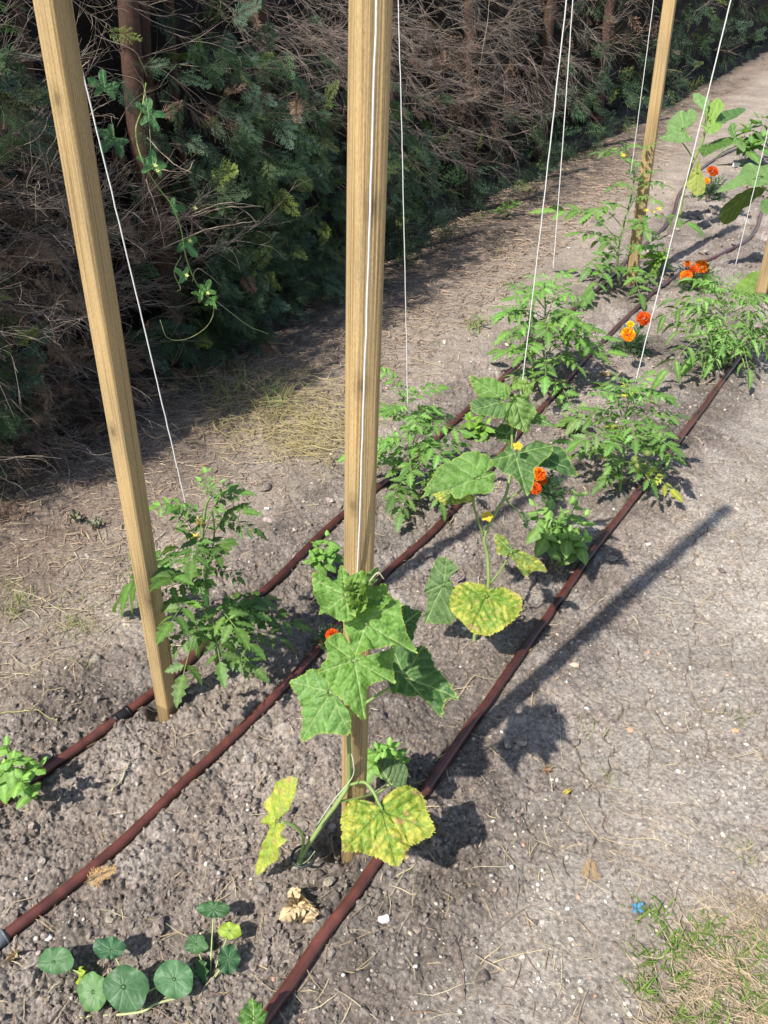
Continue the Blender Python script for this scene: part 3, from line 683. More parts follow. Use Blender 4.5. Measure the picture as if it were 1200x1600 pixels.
# ------------------------------------------------------------------ cucumber on the middle stake
def cucumber_near():
    b = G(470, 1368)
    r = thing('cucumber_plant', (b[0], b[1], 0), 'leafy cucumber climbing the middle stake with one blotchy yellow low leaf', 'plant', 'cucumber plants on strings')
    Y = 0.90
    stempx(r, [(462, 1385, .885), (468, 1345, .885), (495, 1300, .89), (530, 1250, .90), (545, 1222, .915), (546, 1180, .90), (545, 1150, .89), (550, 1080, .88), (556, 1020, .86), (558, 960, .85), (560, 935, .85)], (0.0052, 0.0028), (0.21, 0.29, 0.10))
    stempx(r, [(548, 1226, .91), (568, 1222, .895), (582, 1235, .875), (592, 1255, .86), (597, 1264, .855)], 0.0030, name='petiole')
    stempx(r, [(470, 1340, .885), (474, 1310, .88), (462, 1292, .875), (440, 1284, .87)], 0.0028, name='petiole')
    stempx(r, [(532, 1252, .90), (560, 1247, .92), (590, 1238, .94), (608, 1226, .94)], 0.0024, name='petiole')
    stempx(r, [(550, 1112, .885), (572, 1098, .89), (600, 1080, .91), (632, 1062, .925)], 0.0026, name='petiole')
    stempx(r, [(550, 1100, .885), (540, 1075, .87), (530, 1062, .86)], 0.0024, name='petiole')
    stempx(r, [(552, 1070, .88), (550, 1050, .86), (553, 1033, .84)], 0.0024, name='petiole')
    stempx(r, [(556, 1010, .86), (562, 990, .85), (570, 975, .83)], 0.0022, name='petiole')
    # right dark leaf
    leafpx(r, [(612, 1008), (640, 1012), (662, 1008), (684, 1045), (716, 1087), (698, 1088), (689, 1120), (672, 1104), (654, 1089), (612, 1082), (606, 1045)], (632, 1058), .925, (-.15, -.25, .9), col=(0.055, 0.13, 0.035), edge=CUCE, seed=2, droop=.05)
    leafpx(r, [(622, 948), (656, 955), (650, 978), (643, 1003), (628, 1004), (622, 975)], (630, 975), .91, (.3, -.3, .8), col=(0.05, 0.12, 0.03), edge=CUCE, seed=3)
    # lower left hanging leaf
    leafpx(r, [(452, 1066), (470, 1056), (485, 1046), (512, 1048), (528, 1085), (545, 1110), (543, 1149), (520, 1146), (498, 1146), (465, 1162), (470, 1120), (466, 1085)], (518, 1080), .86, (-.25, -.75, .6), col=(0.135, 0.27, 0.07), edge=CUCE, seed=4, droop=.1, crinkle=1.3)
    # centre leaf, tip down
    leafpx(r, [(532, 988), (545, 1003), (560, 1022), (592, 1028), (616, 1012), (614, 1040), (618, 1068), (600, 1064), (576, 1072), (572, 1098), (570, 1125), (552, 1112), (528, 1088), (508, 1062), (496, 1052), (512, 1022), (508, 1000)], (553, 1031), .835, (.05, -.6, .8), col=CUC, edge=CUCE, seed=5, droop=.12, crinkle=1.2)
    # upper right leaf
    leafpx(r, [(538, 972), (552, 950), (577, 942), (602, 932), (626, 936), (628, 962), (640, 992), (652, 1020), (620, 1010), (590, 1012), (556, 1022), (545, 1000)], (571, 975), .825, (.1, -.5, .85), col=(0.14, 0.28, 0.055), edge=CUCE, seed=6, droop=.08, crinkle=1.2)
    leafpx(r, [(562, 925), (590, 914), (612, 930), (605, 945), (575, 948)], (585, 933), .86, (.1, -.2, .9), col=CUC, edge=CUCE, seed=16)
    # top leaf round the growing tip
    leafpx(r, [(489, 905), (498, 900), (518, 907), (528, 898), (536, 888), (545, 898), (560, 897), (576, 900), (574, 925), (573, 955), (560, 958), (545, 975), (520, 965), (498, 962), (500, 948), (490, 930)], (540, 930), .84, (-.1, -.45, .85), col=(0.13, 0.265, 0.05), edge=CUCE, seed=7, cup=.12, crinkle=1.5)
    leafpx(r, [(572, 897), (590, 889), (588, 905), (582, 915), (570, 910)], (578, 905), .855, (.4, -.3, .7), col=(0.09, 0.18, .04), edge=CUCE, seed=8)
    for k, (ox, oy, s, az) in enumerate([(548, 938, 1, 0), (560, 930, .8, 1.4), (550, 925, .7, 2.6), (562, 942, .9, 4), (553, 948, .8, 5)]):
        mb = MB(); p = W(ox, oy, .83); d = np.array([math.cos(az), math.sin(az), .6])
        B = [(-.003, -.006), (.012, -.009), (.024 * s, -.003), (.03 * s, .001), (.022 * s, .008), (.01, .010), (-.003, .006)]
        leafmesh(mb, B, plframe(np.array([-d[0] * .5, -d[1] * .5 - .3, .8]), d), p, col=(0.16, 0.27, 0.06), edge=CUCE, seed=40 + k, cup=.4, K=8, N=60, crinkle=1.6)
        mb.build('young_leaf', M_leaf, r)
    # big blotchy yellow leaf low on the right
    leafpx(r, [(533, 1276), (545, 1254), (556, 1250), (580, 1252), (596, 1262), (600, 1246), (622, 1232), (642, 1229), (662, 1242), (668, 1272), (678, 1299), (655, 1316), (640, 1324), (620, 1354), (590, 1340), (560, 1332), (537, 1329), (534, 1300)], (597, 1266), .855, (.02, -.45, .85), col=(0.15, 0.27, 0.03), edge=(0.40, 0.42, 0.08), seed=9, N=240, K=34, yellow=.33, spots=-.2, crinkle=1.7, droop=.06, vcol=(0.22, 0.30, 0.08))
    # pale leaf seen nearly edge-on at left
    leafpx(r, [(430, 1222), (452, 1217), (455, 1240), (452, 1262), (436, 1272), (432, 1284), (443, 1296), (441, 1318), (430, 1340), (412, 1358), (397, 1370), (400, 1345), (414, 1310), (415, 1275), (418, 1245)], (430, 1287), .87, (-.75, -.55, .35), col=(0.26, 0.37, 0.05), edge=(0.3, 0.36, 0.06), seed=10, yellow=.30, spots=.1, fold=0.1, crinkle=1.2)
    leafpx(r, [(588, 1190), (605, 1184), (628, 1190), (637, 1208), (630, 1232), (612, 1228), (597, 1215)], (610, 1224), .94, (-.1, -.5, .8), col=(0.09, 0.15, 0.06), edge=(0.15, 0.22, .07), seed=11, droop=.15, crinkle=.7)
    # tie clip round the stem
    mb = MB(); a = np.linspace(0, 2 * math.pi, 25); c = W(474, 1338, .885)
    tube(mb, np.stack([c[0] + .023 * np.cos(a), c[1] + .023 * np.sin(a), np.full(25, max(c[2], .035))], 1), 0.003, (0.03, 0.035, 0.035), 6, False); mb.build('stem_ring', M_black, r)
    # curled tendrils
    stempx(r, [(546, 1170, .90), (552, 1190, .89), (550, 1215, .885), (520, 1252, .88), (495, 1290, .88)], 0.0010, (0.42, 0.48, 0.32), 'tendril')
    stempx(r, [(575, 912, .85), (590, 895, .85), (600, 905, .85)], 0.0008, (0.5, 0.45, 0.3), 'tendril')
    stempx(r, [(468, 1352, .885), (480, 1345, .875), (492, 1330, .87)], 0.0008, (0.32, 0.38, 0.2), 'tendril')
    # shrivelled bottom leaves on the soil
    q = MB(); c = G(468, 1418, .012)
    for k, (o, sd_) in enumerate((([(455, 1388), (464, 1392), (472, 1415), (470, 1440), (455, 1442), (438, 1436), (446, 1410)], 12), ([(462, 1388), (476, 1400), (497, 1420), (497, 1436), (478, 1445), (462, 1418)], 13))):
        p0 = G(o[2][0] - 8, o[2][1], .03); pts = np.array([onplane(a, b_, p0, unit((.3 - .5 * k, -.4, .85))) for a, b_ in o]) - p0
        F3 = plframe(unit((.3 - .5 * k, -.4, .85)), np.array([1., 0, 0])); B = np.stack([pts @ F3[:, 0], pts @ F3[:, 1]], 1)[::-1]
        leafmesh(q, B, F3, p0, col=(0.50, 0.38, 0.22), seed=sd_, crinkle=4.5, cup=-.2, serr=.06, vcol=(0.6, 0.5, .35), K=12, N=80)
    q.build('withered_leaf', M_litter, r)
cucumber_near()

def cucumber_far():
    b = G(738, 1022)
    r = thing('cucumber_plant', (b[0], b[1], 0), 'tall cucumber with round mottled yellow leaf between middle and outer hoses', 'plant', 'cucumber plants on strings')
    Y = 1.55; s4 = lambda L: sc(L, 650, 680, 4.0); s3 = lambda L: sc(L, 580, 560, 3.53)
    stempx(r, [(742, 1030, 1.53), (742, 990, 1.55), (756, 940, 1.55), (763, 915, 1.55), (762, 870, 1.57), (757, 838, 1.58), (775, 800, 1.6), (790, 775, 1.62), (797, 740, 1.65), (800, 700, 1.68), (800, 660, 1.70), (808, 620, 1.72)], (0.0055, 0.003), (0.21, 0.29, 0.09))
    stempx(r, [(766, 912, 1.55), (783, 890, 1.54), (799, 862, 1.53)], 0.0028, name='petiole')
    stempx(r, [(764, 925, 1.55), (772, 918, 1.53), (762, 930, 1.50)], 0.0028, name='petiole')
    stempx(r, [(752, 930, 1.55), (720, 925, 1.55), (703, 915, 1.55)], 0.0026, name='petiole')
    stempx(r, [(756, 838, 1.58), (746, 810, 1.57), (740, 785, 1.56), (745, 750, 1.56)], 0.0030, name='petiole')
    stempx(r, [(793, 780, 1.62), (815, 765, 1.6), (816, 745, 1.58)], 0.0026, name='petiole')
    stempx(r, [(790, 780, 1.62), (810, 800, 1.62), (822, 818, 1.62)], 0.0022, name='petiole')
    stempx(r, [(798, 715, 1.68), (810, 700, 1.62)], 0.0028, name='petiole')
    leafpx(r, s4([(330, 915), (430, 945), (470, 975), (530, 945), (600, 970), (655, 1020), (652, 1110), (560, 1200), (450, 1250), (340, 1230), (270, 1150), (215, 1080), (218, 1010), (255, 940)]), (761, 931), 1.49, (0, -.55, .8), col=(0.14, 0.26, 0.03), edge=(0.42, 0.42, 0.06), seed=21, N=200, K=30, yellow=.24, spots=-.3, crinkle=1.4, vcol=(0.25, 0.33, 0.07))
    leafpx(r, s4([(130, 770), (190, 765), (262, 830), (215, 880), (225, 925), (255, 1000), (260, 1080), (210, 1185), (60, 1165), (60, 1090), (70, 1000), (55, 985), (90, 860)]), (693, 912), 1.55, (-.3, -.75, .5), col=(0.095, 0.17, 0.06), edge=(0.2, 0.27, .07), seed=22, fold=.1, crinkle=1.2)
    leafpx(r, s4([(500, 620), (560, 640), (600, 700), (680, 730), (780, 790), (825, 855), (760, 850), (690, 887), (640, 830), (595, 760), (510, 740)]), (799, 862), 1.53, (.15, -.8, .55), col=(0.11, 0.19, 0.04), edge=(0.45, 0.36, .18), seed=23, yellow=.18, fold=.2)
    leafpx(r, s4([(30, 390), (90, 290), (130, 220), (230, 150), (350, 110), (440, 118), (475, 160), (482, 200), (430, 240), (492, 235), (485, 300), (475, 355), (350, 375), (258, 398), (215, 350), (170, 322), (110, 320)]), (749, 747), 1.53, (-.05, -.55, .8), col=(0.125, 0.25, 0.05), edge=CUCE, seed=24, crinkle=1.1)
    leafpx(r, s4([(105, 330), (180, 315), (240, 340), (262, 400), (340, 375), (345, 412), (260, 432), (190, 437), (115, 385)]), (706, 773), 1.58, (-.2, -.6, .7), col=(0.12, 0.21, .04), edge=(0.45, 0.4, .15), seed=25, yellow=.2)
    leafpx(r, s4([(740, 45), (860, 60), (930, 120), (985, 190), (1018, 245), (940, 255), (850, 225), (770, 190), (700, 130)]), (828, 702), 1.62, (.2, -.4, .85), col=(0.05, 0.12, 0.035), edge=CUCE, seed=26)
    leafpx(r, s4([(465, 155), (510, 130), (560, 85), (575, 40), (600, 100), (640, 110), (690, 70), (745, 48), (850, 60), (835, 135), (740, 205), (738, 290), (695, 375), (640, 310), (580, 250), (510, 220)]), (804, 710), 1.58, (-.05, -.5, .8), col=(0.075, 0.16, 0.04), edge=CUCE, seed=27, crinkle=1.2)
    leafpx(r, s3([(543, 100), (600, 118), (640, 110), (700, 120), (745, 155), (755, 225), (700, 222), (640, 230), (590, 205), (562, 160)]), (783, 622), 1.72, (-.3, -.6, .7), col=(0.12, 0.24, 0.05), edge=CUCE, seed=28, crinkle=1.3)
    leafpx(r, s3([(548, 245), (590, 222), (650, 222), (740, 240), (748, 320), (680, 326), (590, 312), (552, 285)]), (785, 628), 1.68, (-.2, -.6, .7), col=(0.075, 0.16, 0.045), edge=CUCE, seed=29)
    leafpx(r, s3([(720, 345), (745, 260), (790, 200), (865, 208), (900, 290), (880, 380), (850, 415), (800, 385), (745, 355)]), (806, 625), 1.66, (.2, -.85, .4), col=(0.15, 0.26, 0.07), edge=CUCE, seed=30, crinkle=1.6)
    leafpx(r, s3([(880, 300), (940, 315), (990, 350), (1040, 392), (960, 375), (880, 350)]), (835, 652), 1.68, (.2, -.5, .8), col=(0.10, 0.20, 0.05), edge=CUCE, seed=31)
    leafpx(r, s3([(780, 115), (830, 118), (880, 125), (965, 105), (900, 140), (890, 200), (830, 200), (785, 180)]), (820, 602), 1.72, (.1, -.6, .8), col=(0.16, 0.27, 0.05), edge=CUCE, seed=32, crinkle=1.8)
    leafpx(r, s3([(680, 400), (730, 360), (800, 380), (790, 440), (740, 470), (700, 440)]), (792, 678), 1.72, (0, -.6, .8), col=(0.05, 0.12, .03), edge=CUCE, seed=35)
    leafpx(r, s4([(655, 480), (690, 490), (715, 560), (705, 590), (675, 545)]), (821, 812), 1.62, (.5, -.6, .4), col=(0.10, 0.15, .08), seed=33, fold=.3, K=8, N=50)
    # yellow flower and a second open one
    for nm, (px, py, Yc, rad) in (('flower', (761, 807, 1.55, .014)), ('flower', (809, 697, 1.55, .011))):
        mb = MB(); c = W(px, py, Yc)
        for k in range(5):
            a = k * 1.2566; d = np.array([math.cos(a), math.sin(a) * .6 - .1, math.sin(a) * .6 + .2])
            leafmesh(mb, [(0, -.3 * rad), (.7 * rad, -.45 * rad), (1.1 * rad, 0), (.7 * rad, .45 * rad), (0, .3 * rad), (-.2 * rad, 0)], plframe(np.array([0, -.6, .8]), d), c, col=(0.68, 0.50, 0.06), serr=0, K=5, N=24, vcol=(0.7, .45, .02), crinkle=.4, seed=k)
        mb.build(nm, M_petal, r)
cucumber_far()

# ------------------------------------------------------------------ small compound leaves (tomato and marigold)
def leaflet_template(kind, curl=0.0, foldv=0.25, seed=0, width=1.0):
    n = 15; t = np.linspace(0, 1, n); rr = np.random.default_rng(seed)
    if kind == 'tomato':
        w_ = 0.27 * np.sin(math.pi * t ** 0.75) ** 0.8 * (1 - .25 * t); lob = np.array([0, 0, 1, .45, .1, 1, .5, .15, 1, .55, .2, .8, .4, .5, 0]); w_ = w_ * (0.60 + 0.58 * lob) * width; fwd = 0.05 * lob
    elif kind == 'ovate':
        w_ = 0.30 * np.sin(math.pi * t ** 0.72) ** 0.75 * (1 + 0.03 * np.cos(t * 60)) * width; fwd = 0 * t
    else:
        w_ = 0.12 * np.sin(math.pi * t ** 0.9) ** 0.7 * width; fwd = 0 * t
    w_[0] = 0.015; w_[-1] = 0.004
    cols = [-1, -.5, 0, .5, 1]; V = []; sh = []
    for i in range(n):
        for c in cols:
            wy = c * w_[i] * (1 + (rr.normal(0, .05) if abs(c) == 1 else 0))
            x = t[i] + abs(c) * fwd[i]
            z = foldv * abs(wy) - curl * t[i] ** 2 * .5 - (abs(c) == 1) * .35 * curl * abs(wy) + (0.025 * math.sin(i * 2.1) * abs(c))
            if kind == 'ovate': z = foldv * abs(wy) * 1 - curl * t[i] ** 2 * .5 - .5 * (wy / .3) ** 2 * .3 + 0.02 * math.sin(i * 1.6) * (abs(c) == .5)
            V.append((x, wy, z)); sh.append(1.45 if c == 0 else (0.92 if abs(c) == .5 and i % 2 else 1.0))
    V = np.array(V); idx = np.arange(n * 5).reshape(n, 5)
    F = np.stack([idx[:-1, :-1], idx[1:, :-1], idx[1:, 1:], idx[:-1, 1:]], -1).reshape(-1, 4)
    return V, F, np.array(sh)
TPL = {'tomato': [leaflet_template('tomato', c, f, s) for s, (c, f) in enumerate([(.25, .3), (.5, .35), (.8, .45), (.15, .2)])],
       'narrow': [leaflet_template('tomato', c, f, s, .7) for s, (c, f) in enumerate([(.6, .9), (1.1, 1.0), (.9, 1.2)])],
       'basil': [leaflet_template('ovate', c, f, s, 1.15) for s, (c, f) in enumerate([(.5, .1), (.8, .2), (1.0, .1)])],
       'pepper': [leaflet_template('ovate', c, f, s, .85) for s, (c, f) in enumerate([(.4, .3), (.7, .4)])],
       'thin': [leaflet_template('thin', c, .3, s) for s, c in enumerate([.2, .5])]}
def put_leaflets(mb, kind, T, X, Z, L, col):
    tp = TPL[kind]; k = len(T); wh = rng.integers(0, len(tp), k); Fm = frame(X, Z)
    for i in range(len(tp)):
        m = wh == i
        if not m.any(): continue
        V, F, sh = tp[i]; mb.inst(V, F, Fm[m] * L[m][:, None, None], T[m], col[m][:, None, :] * sh[None, :, None])
def compound(mb, stems, base, tip, col, kind='tomato', nrm=None, pairs=3, size=1.0, droop=0.18, stemcol=(0.16, 0.26, 0.07)):
    base = np.asarray(base, float); tip = np.asarray(tip, float); L = np.linalg.norm(tip - base)
    mid = (base + tip) / 2 + np.array([0, 0, droop * L]); P = curve([base, mid, tip], 5); tube(stems, P, np.linspace(.0017, .0008, len(P)) * min(1.6, max(.6, L / .15)), stemcol, 4, False)
    if nrm is None: nrm = np.array([0, -0.15, 1.0])
    T = []; X = []; Z = []; LL = []; n = len(P) - 1
    for q in range(pairs):
        f = 0.30 + 0.55 * q / max(1, pairs - 1) if pairs > 1 else .5; i = f * n; i0 = min(int(i), n - 1); p = P[i0] + (P[i0 + 1] - P[i0]) * (i - i0); tg = unit(P[i0 + 1] - P[i0])
        side = unit(np.cross(nrm, tg))
        for s in (-1, 1):
            a = R(rng.uniform(45, 75)); X.append(tg * math.cos(a) + side * s * math.sin(a) + np.array([0, 0, rng.uniform(-.35, .15)])); T.append(p + side * s * .004); Z.append(nrm + 0.3 * rng.normal(size=3)); LL.append(L * size * rng.uniform(.20, .30) * (1 - .15 * abs(q - pairs / 2) / pairs))
        if q < pairs - 1:
            for s in (-1, 1):
                if rng.uniform() < .8:
                    X.append(tg * .3 + side * s + 0.2 * rng.normal(size=3)); T.append(p + tg * L * .08); Z.append(nrm + .3 * rng.normal(size=3)); LL.append(L * size * .10)
    tg = unit(P[-1] - P[-2]); X.append(tg); T.append(P[-1] - tg * .01); Z.append(nrm + .15 * rng.normal(size=3)); LL.append(L * size * .36)
    k = len(T); cc = np.array(col) * rng.uniform(.78, 1.25, (k, 1)) * (1 + rng.normal(0, .04, (k, 3)))
    put_leaflets(mb, kind, np.array(T), np.array(X), np.array(Z), np.array(LL), cc)
TOM = np.array([0.10, 0.19, 0.042])
def tomato(name, base, stem, explicit=(), auto=0, height=None, spread=.16, col=TOM, label='', kind='tomato', flowers=(), fruits=(), leafL=(.12, .2), size=1.0, cat='plant', sideshoots=(), group='tomato plants in rows', zr=(.15, 1), yellow=0):
    """stem: list of (px,py,Y); explicit: (bx,by,bY,tx,ty,tY)"""
    b = G(*base); r = thing(name, (b[0], b[1], 0), label, cat, group)
    P = curve([W(*q) for q in stem], 6); P = np.vstack([[b[0], b[1], -.01], P]) if P[0][2] > .01 else P
    ms = MB(); tube(ms, P, np.linspace(.0060, .0025, len(P)) * (1 if P[-1][2] < .7 else 1.2), (0.17, 0.25, 0.085), 7)
    mf = MB()
    for s_ in sideshoots:
        Q = curve([W(*q) for q in s_], 5); tube(ms, Q, np.linspace(.003, .0018, len(Q)), (0.18, 0.27, .08), 6)
    for e in explicit:
        compound(mf, ms, W(*e[:3]), W(*e[3:6]), col * (e[6] if len(e) > 6 else 1), kind, pairs=int(e[7]) if len(e) > 7 else 4, size=size)
    s = np.cumsum(np.r_[0, np.linalg.norm(np.diff(P, axis=0), axis=1)]); tot = s[-1]
    az = rng.uniform(0, 6)
    for i in range(auto):
        f = zr[0] + (zr[1] - zr[0]) * (i + .5) / auto; p = np.array([np.interp(f * tot, s, P[:, k]) for k in range(3)]); az += 2.4 + rng.normal(0, .3)
        L = rng.uniform(*leafL) * (1 - .35 * f ** 3); el = rng.uniform(-.25, .45) + .5 * f ** 3
        tip = p + L * np.array([math.cos(az) * math.cos(el), math.sin(az) * math.cos(el), math.sin(el)]); tip[2] = max(tip[2], .02)
        c = col * rng.uniform(.85, 1.15) * (1 + .35 * f)
        if rng.uniform() < yellow and f < .5: c = np.array([.34, .36, .05])
        compound(mf, ms, p, tip, c, kind, pairs=4, size=size)
    # young tip
    for k in range(6):
        p = P[-1]; a = rng.uniform(0, 6.28); L = rng.uniform(.03, .06); compound(mf, ms, p, p + L * np.array([math.cos(a) * .7, math.sin(a) * .7, .8]), col * 1.7, kind, pairs=2, size=size)
    ms.build('stem', M_stem, r); mf.build('foliage', M_leaf2, r)
    for (fx, fy, fY, fr) in flowers:
        mb = MB(); c = W(fx, fy, fY); q = np.arange(6) * 1.047 + fx
        X = np.stack([np.cos(q), np.sin(q) - .3, np.sin(q) * .5], 1); put_leaflets(mb, 'thin', np.repeat(c[None], 6, 0), X, np.repeat([[0, -.5, .8]], 6, 0), np.full(6, fr), np.repeat([[.75, .58, .03]], 6, 0))
        tube(mb, np.array([c, c + [0, -.003, -.004]]), .0015, (.7, .5, .05), 5); mb.build('flower', M_petal, r)
    for (fx, fy, fY, fr) in fruits:
        mb = MB(); v, f = blob_template(3, 2); n = v / np.linalg.norm(v, axis=1)[:, None]; mb.add(W(fx, fy, fY) + n * fr * [1, 1, .9], f, (0.20, 0.25, .07)); mb.build('fruit', M_leaf2, r)
    return r
Y1 = 1.42
tomato('tomato_plant', (338, 1035), [(340, 1020, 1.38), (325, 950, 1.41), (322, 900, 1.43), (316, 850, 1.45), (318, 820, 1.46), (322, 790, 1.47), (330, 775, 1.47)],
    explicit=[(320, 930, 1.42, 262, 905, 1.28), (322, 945, 1.42, 265, 975, 1.25, 1.2), (325, 955, 1.41, 372, 985, 1.28, 1.1), (330, 960, 1.41, 402, 950, 1.45, 1.1), (332, 965, 1.4, 345, 1040, 1.24, .9), (325, 975, 1.4, 285, 1060, 1.2, .8, 2),
              (330, 985, 1.4, 460, 975, 1.5, .7), (335, 990, 1.4, 440, 1000, 1.4, .7), (335, 1000, 1.39, 400, 1045, 1.3, .9), (335, 980, 1.4, 395, 1010, 1.3, .85), (318, 870, 1.44, 285, 830, 1.4, 1), (318, 860, 1.44, 275, 800, 1.45, 1.1), (320, 830, 1.46, 285, 790, 1.5, 1.3),
              (322, 810, 1.46, 375, 770, 1.45, 1.1), (322, 825, 1.46, 400, 830, 1.45, .8), (335, 830, 1.46, 385, 800, 1.42, .85), (322, 890, 1.43, 375, 905, 1.42, .7), (330, 880, 1.43, 350, 855, 1.36, .8), (318, 900, 1.43, 262, 870, 1.5, .8), (316, 850, 1.45, 300, 880, 1.3, .9), (318, 890, 1.43, 195, 925, 1.6, .9),
              (322, 850, 1.45, 340, 870, 1.35, .8), (326, 940, 1.42, 300, 1000, 1.33, .9), (325, 920, 1.42, 240, 930, 1.33, 1.0), (330, 800, 1.47, 365, 760, 1.5, 1.2), (320, 960, 1.41, 310, 1010, 1.45, .6), (335, 975, 1.4, 420, 935, 1.55, .7)],
    sideshoots=[[(322, 900, 1.43), (330, 870, 1.43), (335, 830, 1.43), (332, 800, 1.44)]], auto=8, zr=(.1, .95), leafL=(.10, .17),
    label='dark green tomato plant beside the left stake, nearest tomato to the camera', flowers=[(312, 815, 1.42, .014), (306, 838, 1.42, .012)], size=1.05)
tomato('tomato_plant', (655, 785), [(650, 780, 2.23), (643, 740, 2.24), (640, 700, 2.25), (638, 660, 2.26), (632, 625, 2.27)], auto=26, leafL=(.13, .21), size=1.12, label='bushy tomato just right of the middle stake, under a vertical string', col=TOM * 1.15,
    sideshoots=[[(644, 745, 2.24), (665, 700, 2.24), (675, 660, 2.26)]], explicit=[(655, 740, 2.24, 705, 755, 2.2), (650, 720, 2.24, 715, 695, 2.25), (655, 745, 2.23, 690, 790, 2.1), (640, 690, 2.25, 600, 700, 2.2), (640, 660, 2.25, 600, 640, 2.25), (650, 690, 2.25, 700, 650, 2.4)])
tomato('tomato_plant', (858, 612), [(856, 605, 3.12), (850, 560, 3.13), (850, 520, 3.15), (852, 480, 3.17), (850, 450, 3.18)], auto=30, leafL=(.17, .28), size=1.0, label='full green tomato between the hedge-side and middle hoses, left of the orange marigold', col=TOM * 1.25,
    explicit=[(850, 520, 3.15, 790, 490, 3.1), (850, 530, 3.15, 795, 520, 3.0), (850, 500, 3.15, 905, 530, 3.0), (850, 480, 3.15, 800, 445, 3.2), (852, 490, 3.15, 915, 480, 3.2), (850, 560, 3.13, 810, 590, 3.1), (855, 560, 3.13, 905, 575, 3.0), (855, 540, 3.1, 925, 515, 3.0)])
tomato('tomato_plant', (968, 775), [(968, 770, 2.28), (972, 730, 2.30), (976, 690, 2.32), (978, 650, 2.33), (985, 620, 2.34)], auto=28, leafL=(.13, .22), size=0.95, label='low sprawling tomato with yellow flowers hanging over the outermost hose', col=TOM * 1.05,
    explicit=[(975, 690, 2.32, 905, 690, 2.25), (975, 680, 2.32, 920, 640, 2.35), (978, 690, 2.3, 1050, 700, 2.15), (978, 670, 2.3, 1060, 650, 2.35), (978, 650, 2.3, 1040, 620, 2.5), (972, 720, 2.3, 1020, 760, 2.15), (970, 740, 2.3, 935, 760, 2.2), (975, 660, 2.3, 935, 600, 2.5), (978, 700, 2.3, 1055, 715, 2.2)],
    flowers=[(977, 602, 2.4, .016), (975, 617, 2.35, .016), (990, 612, 2.4, .014)], fruits=[(993, 718, 2.2, .016), (997, 728, 2.18, .013), (1012, 708, 2.2, .014)], yellow=.15)
tomato('tomato_plant', (1145, 575), [(1143, 570, 3.35), (1140, 530, 3.37), (1130, 490, 3.4), (1125, 460, 3.42)], auto=44, kind='narrow', leafL=(.14, .27), size=.9, zr=(.2, 1), label='pale tomato with tightly curled leaves beside the right-hand stake and outer hose', col=TOM * 1.25, 
    explicit=[(1130, 490, 3.4, 1050, 470, 3.45), (1130, 480, 3.4, 1075, 440, 3.6), (1130, 490, 3.4, 1190, 460, 3.5), (1135, 510, 3.38, 1060, 520, 3.3), (1140, 510, 3.38, 1195, 540, 3.3), (1140, 520, 3.37, 1080, 560, 3.2), (1140, 530, 3.37, 1170, 580, 3.1), (1130, 500, 3.4, 1020, 500, 3.4, .7), (1130, 480, 3.4, 1110, 430, 3.6), (1125, 520, 3.3, 1040, 580, 3.1), (1140, 490, 3.4, 1240, 480, 3.4), (1140, 500, 3.4, 1230, 540, 3.3)],
    sideshoots=[[(1120, 500, 3.35), (1112, 540, 3.3), (1125, 580, 3.25)], [(1145, 530, 3.3), (1160, 560, 3.2), (1165, 580, 3.15)]])
tomato('tomato_plant', (968, 452), [(968, 450, 4.5), (965, 400, 4.52), (975, 350, 4.54), (988, 300, 4.56), (990, 255, 4.58), (978, 235, 4.58)], auto=20, leafL=(.16, .3), size=1.0, zr=(.15, 1), label='tall spindly tomato winding up in front of the far stake', col=TOM * 1.15,
    explicit=[(970, 380, 4.52, 865, 330, 4.6, 1.2), (968, 400, 4.52, 905, 365, 4.5), (972, 360, 4.54, 1075, 350, 4.4), (968, 415, 4.52, 1010, 385, 4.4), (968, 420, 4.52, 925, 455, 4.2, 1.1), (968, 420, 4.52, 1000, 460, 4.2), (985, 300, 4.56, 1040, 290, 4.5), (988, 260, 4.56, 935, 238, 4.6)],
    flowers=[(974, 242, 4.5, .018), (1030, 326, 4.5, .02), (1020, 330, 4.5, .018), (1010, 328, 4.5, .016)])

